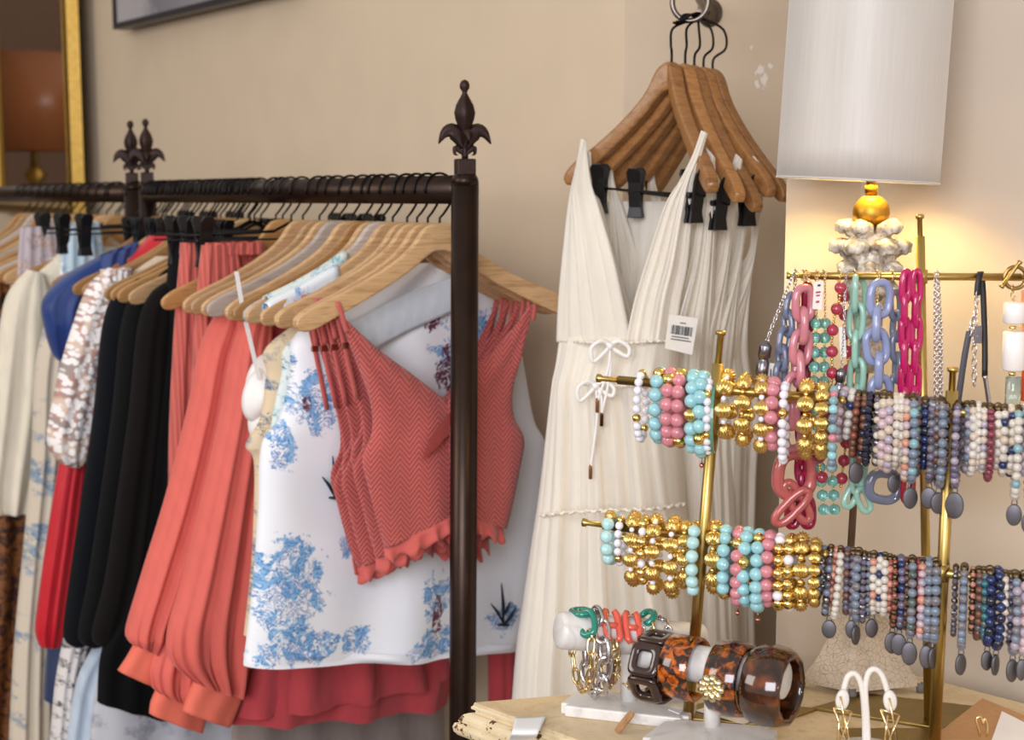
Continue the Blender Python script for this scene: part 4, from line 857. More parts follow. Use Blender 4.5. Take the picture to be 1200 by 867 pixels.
q = [T2b + V((a * .07, b * .05, 0)) for a, b in ((-1, -1), (1, -1), (1, 1), (-1, 1))]; q = [V((p.x, p.y, ZT)) for p in q]; MB().prism(q, up * .003).build('base_plate', brd, sB, False, bevel=.0008)
V0, V1 = at(972, 467, YB + .048), at(1262, 497, YB - .05); M0, M1 = at(950, 648, YB + .05), at(1262, 694, YB - .05)
bar_part(sB, V0, V1, .0040, name='upper_bar'); bar_part(sB, M0, M1, .0040, name='lower_bar')
for a, b, x in ((V0, V1, 1111), (M0, M1, 1103)): MB().lathe([(.0068, -.007), (.0068, .007)], solve(a, b, x), 18).build('collar', brs, sB)
T3b = tz(1088, 840, .003); YC = T3b.y
sC = thing('jewelry_stand', V((T3b.x, T3b.y, ZT)), 'tall brass one bar stand hung with the chain necklaces', 'jewelry stand', None)
pole_part(sC, T3b, at(1078.3, 277, YC), .0040, at(1077, 251, YC))
q = [tz(951, 832), tz(1012, 815), tz(1146, 831), tz(1104, 857)]; MB().prism(q, up * .003).build('base_plate', brd, sC, False, bevel=.0008)
N0, N1 = at(922, 323, YC + .012), at(1225, 325, YC - .014); bar_part(sC, N0, N1, .0033, (1, 1), 'necklace_bar')
MB().lathe([(.0052, -.006), (.0052, .006)], solve(N0, N1, 1080), 18).build('collar', brs, sC)
# ------------------------------------------------------------------ beads
def unit_ball(n=14, ribs=0):
    mb = MB(); k = n * 4 if ribs else n; m = max(8, n * 2 // 3)
    rows = []
    for i in range(m + 1):
        a = PI * i / m
        rows.append([V((math.sin(a) * math.cos(b) * (.74 + .28 * abs(math.sin(ribs * b / 2)) ** .7 if ribs else 1), math.sin(a) * math.sin(b) * (.74 + .28 * abs(math.sin(ribs * b / 2)) ** .7 if ribs else 1), math.cos(a) * (.92 if ribs else 1))) if 0 < i < m else V((1e-4 * math.cos(b), 1e-4 * math.sin(b), (1 if i == 0 else -1) * (.92 if ribs else 1))) for b in [2 * PI * q / k for q in range(k)]])
    mb.grid(rows, True); return mb
BM = {}
def bead_mesh(kind, mat):
    key = (kind, mat.name)
    if key not in BM:
        if kind == 'rib': mb = unit_ball(24, 14)
        elif kind == 'tiny': mb = unit_ball(8)
        elif kind == 'small': mb = unit_ball(12)
        elif kind == 'disc': mb = MB().lathe([(.6, -.42), (.95, -.3), (1, 0), (.95, .3), (.6, .42)], n=14)
        elif kind == 'facet': mb = unit_ball(7)
        else: mb = unit_ball(20)
        BM[key] = mb.mesh('bead', mat, smooth=kind != 'facet')
    return BM[key]
S = stone
turq = S('turquoise bead', '#95C8CE', .25, .04); mint = S('mint turquoise bead', '#B2D9D8', .25, .04); pink = S('pink stone bead', '#CC8089', .25, .05); pearl = S('white pearl bead', '#E8E4EC', .2, .03)
goldb = brass('polished gold bead', '#F3D384', .17, .1); goldr = brass('ribbed gold bead', '#F3D080', .26, .15)
ros = S('rose quartz bead', '#BFA6AC', .3, .05); how = S('white howlite bead', '#CDC5BA', .4, .06); cre = S('cream stone bead', '#C8B6A2', .4, .06); lap = S('lapis bead', '#1C2B58', .22, .1); navb = S('midnight bead', '#1C2036', .2, .1)
gblue = S('grey blue stone bead', '#737E8E', .28, .06); grey = S('grey agate bead', '#747076', .28, .12); smoke = S('smoky crystal bead', '#5F5862', .12, .12, .2); brn = S('brown wood bead', '#6A4230', .4, .1); rust = S('rust jasper bead', '#8E4A3A', .35, .1)
gar = S('garnet bead', '#7A2E3E', .25, .08); ame = S('amethyst grey bead', '#655E74', .2, .1); aqua = S('aqua amazonite bead', '#82A8AE', .28, .06); lilac = S('lilac quartz bead', '#A69BA9', .28, .05); teal = S('deep teal bead', '#2E6A74', .2, .15); pea = S('peach stone bead', '#C98A74', .35, .08); dkg = S('dark moss agate bead', '#4E5B58', .25, .2); slv = brass('silver bead', '#9C9AA4', .2, .2)
charm_m = brass('hammered grey metal', '#78757A', .55, .25); cop = brass('antique clasp metal', '#6E5E48', .35, .3)
jrnd = random.Random(11)
def bracelet(a, b, rb, px, ybot, beads, label, group, charm=None, yaw=14, wid=.80, lean=0, name='bead_bracelet', tail=False, clasp=False):
    """beads: list of (mesh kind, material, radius in photo px), repeated round the ring that hangs on the bar a-b"""
    p = solve(a, b, px); e = mpp(p); r0 = max(q[2] for q in beads) * e; top = p.z + rb + r0 * .98
    px_, py_ = proj(p); zb = p.z - (ybot - py_) * e + r0; A = max((top - zb) / 2, r0 * 2.2); c = V((p.x, p.y, top - A))
    ya = math.radians(yaw + jrnd.uniform(-3, 3)); h = V((math.sin(ya), math.cos(ya), 0)); h = h if True else h; B = A * wid; ln = math.radians(lean)
    dn = V((math.cos(ya), -math.sin(ya), 0))
    root = thing(name, V((c.x, c.y, zb - r0)), label, 'bracelet', group)
    N = 240; pts = [c + h * (B * math.sin(2 * PI * i / N)) + up * (A * math.cos(2 * PI * i / N)) + dn * (math.tan(ln) * A * (math.cos(2 * PI * i / N) - 1)) for i in range(N + 1)]
    cum = [0]
    for i in range(N): cum.append(cum[-1] + (pts[i + 1] - pts[i]).length)
    per = cum[-1]; seq = []; tot = 0; i = jrnd.randrange(len(beads)) if len(beads) > 3 else 0
    i0 = i
    while True:
        q = beads[i % len(beads)]; d = 2 * q[2] * e * .985
        if tot + d > per * 1.01: break
        seq.append(q); tot += d; i += 1
    if clasp: seq[0] = ('disc', cop, seq[0][2]); seq[-1] = ('tiny', cop, seq[-1][2])
    k = per / tot; s_ = -seq[0][2] * e * k + (0 if clasp else jrnd.uniform(0, 2) * r0); ci = 0
    for n_, (kind, mat, rp) in enumerate(seq):
        r = rp * e; s_ += r * k; ss = s_ % per
        j = min(range(0, N), key=lambda j_: abs(cum[j_] - ss)) if False else next(x for x in range(N) if cum[x + 1] >= ss)
        f = (ss - cum[j]) / (cum[j + 1] - cum[j]); pos = pts[j].lerp(pts[j + 1], f); tg = (pts[j + 1] - pts[j]).normalized()
        rot = tg.to_track_quat('Z', 'Y').to_euler(); 
        inst('bead', bead_mesh(kind, mat), root, pos, r, rot); s_ += r * k
    if charm:
        q = c - up * (A + r0 * 1.1) + h * (B * .0); ch = V((q.x, q.y, q.z)) + h * -.004; w_, hgt = charm; w_ *= e; hgt *= e
        m = MB(); m.tube([ch + V((.0022 * math.cos(t), 0, .0032 * math.sin(t) - .001)) for t in [2 * PI * k_ / 14 for k_ in range(14)]], .0005, 6, True); m.build('charm_link', charm_m, root)
        ya2 = jrnd.uniform(-.7, .7); u = V((math.cos(ya2), math.sin(ya2), 0)); n2 = V((-u.y, u.x, 0)); o = ch - up * (hgt + .002); rows = []
        for (kk_, dd) in ((.01, .0012), (.62, .0011), (.8, .0006), (.9, .0013), (1.0, .0008), (1.0, -.0008), (.9, -.0012), (.01, -.0012)): rows.append([o + u * (w_ * kk_ * math.cos(t)) + up * (hgt * kk_ * math.sin(t)) + n2 * dd for t in [2 * PI * k_ / 24 for k_ in range(24)]])
        m = MB(); m.grid(rows, True); m.build('charm', charm_m, root)
    if tail:
        m = MB(); q = c - up * (A + r0)
        m.tube([q, q - up * .004], .0006, 6); m.ball(q - up * .0065, .0024, 10); m.build('end_charm', brass('rose metal', '#C58A78', .3), root)
    return root
nth = 'first second third fourth fifth sixth seventh eighth ninth tenth eleventh twelfth thirteenth fourteenth fifteenth sixteenth seventeenth eighteenth nineteenth twentieth'.split()
def run(a, b, rb, where, ref, rows, group):
    cnt = {}
    for row in rows: cnt[row[3]] = cnt.get(row[3], 0) + 1
    seen = {}
    for px, yb, beads, desc, kw in rows:
        seen[desc] = seen.get(desc, 0) + 1
        lab = '%s bracelet on %s' % (desc, where)
        if cnt[desc] > 1: lab += ', %s from left' % nth[seen[desc] - 1]
        bracelet(a, b, rb, px, yb, beads, lab, group, clasp='gemstone' in where and (int(px) * 7) % 3 != 0, **kw)
def mix(main, k, *acc): return [main] * k + list(acc)
B_ = lambda m, r, k='ball': (k, m, r)
T8, P8 = B_(turq, 8.2), B_(pink, 8.2)
rb = .0040
run(U0, U1, rb, 'turquoise stand upper bar', '', [
    (752, 520, mix(B_(pearl, 5.2, 'small'), 5, B_(goldb, 5.0, 'small')), 'loose small white pearl and gold', dict(yaw=17, wid=.72)),
    (773, 521, mix(T8, 9, B_(goldb, 7.4)), 'outer turquoise bead', {}),
    (786, 526, mix(P8, 6, B_(goldb, 7.6)), 'pink bead with gold accents', {}),
    (798, 527, mix(P8, 5, B_(goldb, 8.2)), 'pink bead with large gold accents', {}),
    (813, 533, mix(T8, 6, B_(goldr, 8.2, 'rib')), 'turquoise bead with ribbed gold accent', {}),
    (824, 538, mix(T8, 9, B_(goldb, 7.4)), 'inner turquoise bead', dict(tail=True)),
    (832, 535, mix(B_(pearl, 5.0, 'small'), 4, B_(goldb, 4.6, 'small')), 'small white pearl and gold', {}),
    (852, 520, [B_(goldr, 10.2, 'rib'), B_(pearl, 3.2, 'small')], 'large ribbed gold bead', dict(yaw=16)),
    (873, 526, [B_(goldr, 9.6, 'rib'), B_(goldb, 3, 'small')], 'large ribbed gold bead', dict(yaw=18)),
    (893, 535, [B_(goldr, 9.2, 'rib'), B_(pearl, 3.4, 'small')], 'large ribbed gold bead', dict(yaw=13)),
    (907, 530, mix(P8, 8, B_(goldb, 4)), 'loose pink bead', dict(yaw=17)),
    (920, 546, mix(B_(pearl, 5.6, 'small'), 6, B_(goldb, 6)), 'white pearl with gold bead', dict(yaw=16, wid=.7)),
    (946, 540, [B_(goldr, 9.8, 'rib'), B_(goldb, 3, 'small')], 'large ribbed gold bead', dict(yaw=15)),
    (964, 540, [B_(goldr, 8.4, 'rib')], 'large ribbed gold bead', dict(yaw=13)),
    (977, 556, [B_(aqua, 5.6, 'small'), B_(gblue, 5.6, 'small'), B_(turq, 5.6, 'small'), B_(aqua, 5.6, 'small'), B_(pink, 5, 'small')], 'slim aqua and grey stone', dict(yaw=13))], 'bead bracelets on the upper bar of the turquoise stand')
Mt = B_(mint, 7.6)
run(Lo0, Lo1, rb, 'turquoise stand lower bar', '', [
    (716, 664, mix(Mt, 10, B_(goldr, 7, 'rib')), 'outer mint turquoise bead', dict(yaw=18)),
    (728, 664, mix(B_(pearl, 5, 'small'), 4, B_(goldb, 5, 'small')), 'small white pearl and gold', dict(yaw=16)),
    (743, 690, [B_(goldr, 8.6, 'rib'), B_(pearl, 3, 'small')], 'ribbed gold bead', dict(yaw=15)),
    (755, 688, [B_(goldb, 7, 'ball'), B_(goldb, 7), B_(pearl, 5, 'small')], 'smooth gold and pearl bead', dict(yaw=14)),
    (769, 700, [B_(goldr, 9.0, 'rib'), B_(pearl, 3.4, 'small')], 'ribbed gold bead', dict(yaw=15)),
    (789, 704, [B_(goldr, 9.2, 'rib'), B_(pearl, 3.4, 'small')], 'ribbed gold bead', dict(yaw=15)),
    (803, 692, [B_(goldr, 7.6, 'rib'), B_(goldb, 3, 'small')], 'ribbed gold bead', dict(yaw=13)),
    (815, 701, mix(Mt, 9, B_(goldb, 7)), 'inner mint turquoise bead', dict(yaw=17)),
    (838, 698, [B_(goldr, 9.6, 'rib'), B_(goldb, 3, 'small')], 'ribbed gold bead right of the pole', dict(yaw=14)),
    (851, 705, mix(B_(turq, 7.8), 6, B_(goldb, 7)), 'turquoise bead beside the pole', {}),
    (866, 712, mix(B_(pink, 7.6), 8, B_(goldb, 7.2)), 'left pink bead', dict(tail=True)),
    (876, 713, mix(B_(turq, 8), 5, B_(goldb, 7.6)), 'middle turquoise bead', {}),
    (890, 720, mix(B_(turq, 7.8), 7, B_(goldb, 7)), 'rightmost turquoise bead', dict(tail=True)),
    (902, 714, mix(B_(pink, 7.8), 9, B_(pink, 7)), 'right pink bead', {}),
    (914, 717, mix(B_(goldb, 7), 4, B_(pearl, 6.4)), 'smooth gold bead with pearl', dict(yaw=15)),
    (927, 719, mix(B_(goldb, 7.2), 4, B_(pearl, 6)), 'smooth gold bead with pearl', dict(yaw=15)),
    (940, 718, [B_(goldr, 9.0, 'rib'), B_(goldb, 4, 'small')], 'ribbed gold bead right of the pole', dict(yaw=14)),
    (956, 714, [B_(goldr, 7.2, 'rib')], 'ribbed gold bead right of the pole', dict(yaw=12))], 'bead bracelets on the lower bar of the turquoise stand')
s5 = lambda m, r=4.6: ('small', m, r)
ty = lambda m, r=3.6: ('facet', m, r)
def g(*ms, r=4.8): return [s5(m, r) for m in ms]
CH = dict(charm=(9, 13)); C2 = dict(charm=(7.5, 11.5))
gem_u = [
    (990, 520, g(ros, ros, lilac, ros, r=5.6), 'pale rose quartz bead', dict(yaw=20, lean=6)), (999, 518, g(how, how, how, lap, how, r=5.2), 'white howlite with one lapis bead', dict(yaw=18, lean=6)),
    (1006, 538, g(brn, rust, brn, r=4.6), 'brown jasper bead', dict(yaw=14, lean=4, charm=(9, 13))), (1013, 545, g(brn, navb, brn, r=4.4), 'dark brown bead', dict(lean=3)), (1020, 548, [ty(navb, 4.4)], 'midnight blue faceted bead', dict(lean=2)),
    (1028, 548, g(slv, how, smoke, cre, r=4.4), 'silver and cream bead', {}), (1036, 552, g(ros, ros, cre, r=6.2), 'large rose quartz bead', {}), (1042, 556, g(ros, lilac, cre, r=5.6), 'rose and lilac quartz bead', {}),
    (1050, 552, g(how, cre, how, r=5.2), 'white and cream bead', C2), (1056, 548, g(how, how, cre, r=5.2), 'plain white howlite bead', {}), (1063, 566, g(cre, ros, pea, r=5.0), 'peach and rose bead', {}),
    (1070, 568, g(gblue, gblue, aqua, r=6.0), 'large grey blue stone', CH), (1077, 560, g(smoke, dkg, brn, r=4.4), 'smoky brown bead', {}), (1084, 552, g(lap, lap, navb, r=5.0), 'navy lapis bead', {}),
    (1092, 568, g(smoke, ame, grey, r=4.8), 'smoky amethyst bead', CH), (1098, 562, g(grey, smoke, brn, r=4.6), 'grey and smoky bead', {}), (1103, 574, g(gblue, gblue, grey, r=5.6), 'grey blue agate bead', CH),
    (1096, 555, g(how, how, r=5.0), 'loose white howlite bead', dict(yaw=20, wid=.7)), (1110, 556, [ty(cop, 3.8), ty(smoke, 3.8)], 'dark metal faceted bead', {}),
    (1123, 574, g(ame, ame, lilac, r=4.8), 'amethyst grey bead', dict(charm=(11, 16), yaw=20)), (1133, 556, g(gblue, lilac, grey, r=4.8), 'grey lilac bead', {}), (1139, 560, g(how, how, cre, r=5.2), 'white bead beside the pole', {}),
    (1146, 553, g(how, how, how, r=4.8), 'white howlite bead right of the pole', {}), (1153, 556, g(cre, how, lilac, r=4.6), 'cream and lilac bead', {}), (1160, 566, g(gar, gar, r=4.8), 'garnet red bead', {}),
    (1169, 552, g(how, how, cre, r=5.4), 'white bead right of the garnet', {}), (1177, 560, g(how, lap, how, how, cre, r=5.2), 'white bead with lapis accent', {}), (1185, 560, g(cre, how, how, lap, r=5.2), 'cream bead with lapis accent', {}),
    (1193, 588, g(how, how, aqua, how, r=5.4), 'white and aqua bead', CH), (1203, 560, g(lilac, ros, lilac, r=6.6), 'lilac quartz bead at the right edge', {}), (1211, 598, g(gblue, lap, ame, r=5.4), 'blue bead at the right edge', CH)]
run(V0, V1, rb, 'gemstone stand upper bar', '', gem_u, 'gemstone bracelets on the upper bar')
gem_l = [
    (966, 700, [ty(gblue, 3.6), ty(slv, 3.2)], 'slim blue crystal bead', dict(yaw=18, lean=3)), (974, 724, g(smoke, slv, gblue, r=4.6), 'smoky silver bead', dict(charm=(8.5, 11), yaw=16, lean=4)), (981, 712, g(pea, rust, pea, r=4.2), 'coral jasper bead', dict(yaw=18, lean=4)),
    (985, 728, g(how, how, r=4.8), 'white howlite bead', dict(lean=4)), (993, 722, g(smoke, brn, ame, r=4.4), 'smoky brown bead', {}), (1000, 724, g(ame, grey, smoke, r=4.8), 'amethyst and grey bead', dict(charm=(7, 11))),
    (1006, 730, g(gblue, grey, gblue, r=5.4), 'grey blue agate bead', dict(charm=(7, 12))), (1013, 732, [ty(slv, 3.8), ty(ame, 3.8)], 'silver faceted bead', {}), (1019, 726, [ty(gblue, 3.6), ty(slv, 3.6)], 'blue silver faceted bead', {}),
    (1024, 722, g(how, how, cre, pea, r=4.8), 'white and peach bead', C2), (1032, 720, g(how, lap, how, r=4.6), 'white bead with navy accent', {}), (1037, 724, g(how, how, r=4.8), 'plain white bead', {}),
    (1043, 720, g(rust, pea, r=4.2), 'rust jasper bead', {}), (1048, 738, [ty(cop, 3.6), ty(rust, 3.4)], 'bronze faceted bead', CH), (1056, 740, g(ame, lap, ame, r=4.8), 'dusky violet bead', CH),
    (1062, 740, [ty(brn, 3.6), ty(cop, 3.4)], 'brown faceted bead', {}), (1069, 750, g(dkg, gblue, grey, r=5.4), 'moss agate bead', dict(charm=(9, 14))), (1077, 746, g(gar, rust, gar, r=4.4), 'garnet bead', {}), (1081, 752, g(ros, pea, ros, lilac, r=5.0), 'rose quartz bead', {}),
    (1089, 754, g(gblue, grey, gblue, r=5.8), 'large grey blue agate bead', dict(charm=(8, 14))), (1097, 756, g(gblue, gblue, grey, r=6.0), 'large blue grey bead beside the pole', dict(charm=(7, 13))),
    (1120, 748, [ty(slv, 3.8), ty(smoke, 3.6)], 'silver crystal bead right of the pole', dict(yaw=15)), (1130, 764, g(grey, gblue, gblue, r=5.2), 'long grey blue bead right of the pole', dict(charm=(7.5, 13), yaw=18)), (1140, 744, [ty(cop, 3.4), ty(pea, 3.2)], 'copper crystal bead', {}),
    (1147, 752, g(brn, smoke, brn, r=4.6), 'dark brown bead', {}), (1153, 752, g(teal, dkg, teal, r=4.8), 'deep teal bead', {}), (1160, 760, g(lap, navb, lap, r=6.0), 'left navy lapis bead', dict(charm=(7, 12))),
    (1170, 764, g(lap, lap, navb, r=6.2), 'right navy lapis bead', dict(charm=(7, 13))), (1178, 756, g(cre, how, r=4.8), 'cream bead', {}), (1184, 756, g(ame, smoke, navb, r=4.6), 'dark violet bead', {}), (1190, 770, g(gblue, grey, lilac, r=5.6), 'grey blue bead at the right edge', dict(charm=(8, 14))),
    (1201, 770, g(ros, lilac, ros, r=6.6), 'rose quartz bead at the right edge', dict(charm=(6, 13))), (1210, 768, g(lilac, ros, r=6.4), 'lilac quartz bead at the right edge', {})]
run(M0, M1, rb, 'gemstone stand lower bar', '', gem_l, 'gemstone bracelets on the lower bar')
# small jade bar bracelet beside the left pole
p = solve(U0, U1, 836); e = mpp(p)
jade = stone('jade green', '#5E8E78', .25, .1)
m = MB(); rows = []
for k in range(48):
    a = 2 * PI * k / 48; h = V((math.sin(.25), math.cos(.25), 0)); n_ = V((h.y, -h.x, 0)); c = p + up * (rb - .030) + h * (.024 * math.sin(a)) + up * (.0305 * math.cos(a)); o = (h * math.sin(a) + up * math.cos(a))
    rows.append([c + n_ * .003 + o * .001, c - n_ * .003 + o * .001, c - n_ * .003 - o * .001, c + n_ * .003 - o * .001])
rows.append(rows[0]); m.grid(rows, True)
tag(m.build('bangle', jade, None, False), 'flat jade green bangle beside the left brass pole', 'bangle')
# ------------------------------------------------------------------ necklaces on the tall stand
def loop_pts(w, h, n=40, sq=.75):
    return [V((w * math.copysign(abs(math.cos(a)) ** sq, math.cos(a)), 0, h * math.copysign(abs(math.sin(a)) ** sq, math.sin(a)))) for a in [2 * PI * k / n for k in range(n)]]
def link_mesh(name, w, h, r, mat, n=40, seg=12, cross=False):
    """an oval link, its length along z; w, h are the half sizes of its centre line"""
    m = MB(); m.tube(loop_pts(w, h, n), r, seg, True)
    if cross: m.tube([V((-w, 0, 0)), V((w, 0, 0))], r * .9, seg)
    return m.mesh(name, mat)
def fine_chain(m, pts, pitch=.0026, r=.00034, w=.0010):
    pts = [V(p) for p in pts]; L_ = [0]
    for a, b in zip(pts, pts[1:]): L_.append(L_[-1] + (b - a).length)
    n = max(2, int(L_[-1] / pitch)); j = 0
    for i in range(n + 1):
        d = L_[-1] * i / n
        while j < len(pts) - 2 and L_[j + 1] < d: j += 1
        seg = (pts[j + 1] - pts[j]); c = pts[j] + seg * ((d - L_[j]) / max(1e-9, seg.length)); t = seg.normalized(); s_ = t.cross(V((0, 1, 0))); s_ = s_.normalized() if s_.length > .1 else V((1, 0, 0)); q = t.cross(s_)
        a = s_ if i % 2 else q; a = (s_ * math.cos(.8) + q * math.sin(.8)) if i % 2 else (s_ * math.cos(-.8) + q * math.sin(-.8))
        m.tube([c + a * (w * math.cos(k * PI / 5)) + t * (pitch * .68 * math.sin(k * PI / 5)) for k in range(10)], r, 5, True)
    return m
acr = lambda n, c, tr=.25: plain(n, c, .14, 0, .06, 40, 0, trans=tr, coat=.5)
silver = brass('bright silver', '#E0DCE0', .2, .2); steel = brass('dark silver', '#8E8A92', .25, .2); goldc = brass('pale gold chain', '#E6CC98', .26, .15)
def barp(px): return solve(N0, N1, px)
GN = 'necklaces on the tall brass stand'
def neck(px, label, name='necklace'): p = barp(px); return thing(name, V((p.x, p.y, p.z - .25)), label, 'necklace', GN)
def over_bar(root, px, mat, r0=.0048, name='chain', pitch=.0026):
    p = barp(px); m = MB(); fine_chain(m, [p + V((.001 * math.sin(3 * t), r0 * math.cos(t), r0 * math.sin(t))) for t in [PI * 1.25 - PI * 1.5 * k / 16 for k in range(17)]], pitch); return m.build(name, mat, root)
def links(root, path, mat, w, h, r, yaw0=35, name='link', n=None, dy=0, alt=70, edge=None):
    """oval links along a path of photo points just in front of (dy<0) or behind the bar"""
    pts = [at(x, y, barp(path[0][0]).y + dy) for x, y in path]; e = mpp(pts[0]); me = link_mesh(name, w * e, h * e, r * e, mat)
    tot = sum((b - a).length for a, b in zip(pts, pts[1:])); pitch = (2 * h - 2 * r) * e; n = max(1, round(tot / pitch)); sp = spline(pts, 60); cum = [0]
    for a, b in zip(sp, sp[1:]): cum.append(cum[-1] + (b - a).length)
    for i in range(n):
        d = cum[-1] * (i + .5) / n; j = max(0, next((k for k in range(len(cum)) if cum[k] >= d), len(cum) - 1) - 1); f = (d - cum[j]) / max(1e-9, cum[j + 1] - cum[j]); c = sp[j].lerp(sp[j + 1], f); t = sp[j + 1] - sp[j]
        inst(name, me, root, c, None, (0, math.atan2(-t.x, -t.z), math.radians(yaw0 + (alt if i % 2 else 0) + jrnd.uniform(-8, 8))))
def strand(root, path, beads, dy=0, name='bead'):
    pts = spline([at(x, y, barp(path[0][0]).y + dy) for x, y in path], 120); e = mpp(pts[0]); cum = [0]
    for a, b in zip(pts, pts[1:]): cum.append(cum[-1] + (b - a).length)
    s_ = 0; i = 0
    while True:
        kind, mat, rp = beads[i % len(beads)]; s_ += rp * e
        if s_ > cum[-1]: break
        j = next(k for k in range(1, 120) if cum[k] >= s_ - 1e-9) - 1; f = (s_ - cum[j]) / max(1e-9, cum[j + 1] - cum[j]); t = pts[j + 1] - pts[j]
        inst(name, bead_mesh(kind, mat), root, pts[j].lerp(pts[j + 1], f), rp * e, t.to_track_quat('Z', 'Y').to_euler()); s_ += rp * e; i += 1
def pt(px, py, ref, dy=0): return at(px, py, barp(ref).y + dy)
def barrel(root, px, py, ref, dy, rw, hh, mat, lean=0, name='barrel_clasp'):
    o = pt(px, py, ref, dy); e = mpp(o); ax_ = V((math.sin(lean), 0, -math.cos(lean)))
    m = MB(); m.lathe([(.25 * rw * e, 0), (.45 * rw * e, .04 * hh * e), (.9 * rw * e, .1 * hh * e), (rw * e, .16 * hh * e), (rw * e, .42 * hh * e), (.8 * rw * e, .46 * hh * e), (.8 * rw * e, .52 * hh * e), (rw * e, .56 * hh * e), (rw * e, .86 * hh * e), (.8 * rw * e, .94 * hh * e), (.3 * rw * e, hh * e)], o, 18, ax_); return m.build(name, mat, root)
def ptag(root, quad, ref, dy, marks=()):
    q = [pt(x, y, ref, dy) for x, y in quad]; t_ = MB().prism(q, V((0, .0006, 0))).build('price_tag', plain('tag paper', '#E9E4DC', .7, vary=.02), root, False)
    for (u, v, w, h, mat) in marks:
        c = q[0] + (q[1] - q[0]) * u + (q[3] - q[0]) * v + V((0, -.0004, 0)); MB().box(c, (q[1] - q[0]) * w / 2, V((0, .0003, 0)), (q[3] - q[0]) * h / 2).build('printed_mark', mat, t_, False)
redp = plain('red print', '#B03A44', .7); blp = plain('print black', '#17171A', .7)
n = neck(929, 'silver chain necklace with magnetic barrel clasp, leftmost on the tall stand')
m = MB(); fine_chain(m, spline([pt(932, 318, 929, -.003), pt(926, 330, 929, -.005), pt(915, 358, 929, -.006), pt(904, 385, 929, -.006), pt(899, 399, 929, -.006)], 30), .0034, .00045, .0014); fine_chain(m, spline([pt(932, 318, 929, .001), pt(930, 360, 929, .006), pt(924, 420, 929, .006), pt(918, 480, 929, .006)], 30), .0034, .00045, .0014); m.build('chain', silver, n)
barrel(n, 898, 399, 929, -.006, 7.5, 46, steel, -.12); ptag(n, ((899, 425), (908, 426), (908, 462), (898, 460)), 929, -.004, ((.5, .45, .12, .5, blp),))
n = neck(933, 'grey blue acrylic link necklace at the left end'); over_bar(n, 933, goldc)
links(n, ((930, 348), (922, 385), (916, 420), (912, 470)), acr('slate acrylic', '#77809A'), 8, 14, 3.8, 40, dy=-.004)
n = neck(942, 'marbled pink acrylic curb link necklace with coral end links'); over_bar(n, 942, goldc)
pk = acr('pink acrylic', '#D3848E', .15); cor = acr('coral acrylic', '#C4635F', .2)
links(n, ((942, 343), (941, 375), (939, 405), (934, 440), (928, 478), (930, 520)), pk, 11, 18.5, 5, 20, dy=-.012)
links(n, ((938, 470), (942, 500)), pk, 11, 18.5, 5, 40, dy=-.016)
e = mpp(barp(942))
inst('end_link', link_mesh('end_link', 22 * e, 25 * e, 7.5 * e, cor), n, pt(932, 556, 942, -.008), None, (0, .1, .25))
inst('end_link', link_mesh('end_link', 8 * e, 26 * e, 5 * e, cor), n, pt(928, 594, 942, -.014), None, (.1, .75, .1))
inst('end_link', link_mesh('end_link', 8 * e, 27 * e, 5 * e, cor), n, pt(934, 588, 942, -.010), None, (.0, -.55, .2))
n = neck(946, 'deep magenta acrylic link necklace behind the pink one'); over_bar(n, 946, goldc)
mg = acr('magenta acrylic', '#9E1440', .2)
links(n, ((946, 338), (946, 380), (944, 430), (942, 480), (940, 530), (940, 580)), mg, 6.5, 16, 4.6, 60, dy=.004)
for xx, ro in ((930, .12), (946, -.08)): inst('link', link_mesh('link', 6.5 * e, 17 * e, 4.8 * e, mg), n, pt(xx, 600, 946, -.002), None, (0, ro, .1))
n = neck(958, 'aqua glass bead necklace in two strands with a white tag'); over_bar(n, 958, goldc); over_bar(n, 966, goldc)
aq = plain('aqua glass', '#8ED0CC', .06, 0, .03, trans=.75, coat=.3); glf = plain('clear glass', '#CFE4E4', .05, trans=.9)
ca = MB(); fine_chain(ca, [pt(956, 326, 958, -.004), pt(957, 372, 958, -.005)]); fine_chain(ca, [pt(967, 326, 958, -.004), pt(967, 372, 958, -.005)]); ca.build('chain', goldc, n)
strand(n, ((957, 372), (955, 420), (954, 470), (960, 540), (966, 604)), [('ball', aq, 7), ('tiny', goldb, 1.6)], -.006); strand(n, ((967, 372), (966, 420), (966, 470), (974, 540), (978, 600)), [('ball', aq, 7), ('tiny', goldb, 1.6)], .004)
ptag(n, ((954, 330), (965, 329), (963, 363), (952, 362)), 958, -.012, ((.55, .15, .3, .07, blp), (.5, .4, .5, .06, redp), (.5, .52, .4, .05, redp), (.5, .75, .35, .07, redp)))
n = neck(984, 'raspberry glass bead necklace on gold chain'); over_bar(n, 984, goldc)
rd = plain('raspberry glass', '#C0405A', .07, 0, .1, trans=.45, coat=.4)
strand(n, ((985, 330), (984, 350), (977, 375), (975, 400), (975, 440), (972, 470), (966, 515), (960, 540), (964, 562)), [('ball', rd, 7.2), ('small', goldb, 2), ('tiny', goldb, 1.5), ('small', goldb, 2)], -.010); strand(n, ((988, 340), (992, 400), (996, 470), (990, 530), (984, 580)), [('ball', rd, 7.4), ('small', goldb, 2), ('tiny', goldb, 1.5)], .006)
n = neck(991, 'fine silver chain necklace with barrel clasp, left of the mint links'); m = MB()
fine_chain(m, spline([pt(992, 318, 991, -.002), pt(990, 350, 991, -.014), pt(988, 400, 991, -.014), pt(986, 432, 991, -.014)], 20)); fine_chain(m, spline([pt(992, 318, 991, .001), pt(996, 380, 991, .008), pt(998, 470, 991, .008)], 20)); m.build('chain', silver, n)
barrel(n, 986, 431, 991, -.014, 6, 36, steel, -.08); ptag(n, ((983, 384), (990, 382), (992, 418), (985, 420)), 991, -.013)
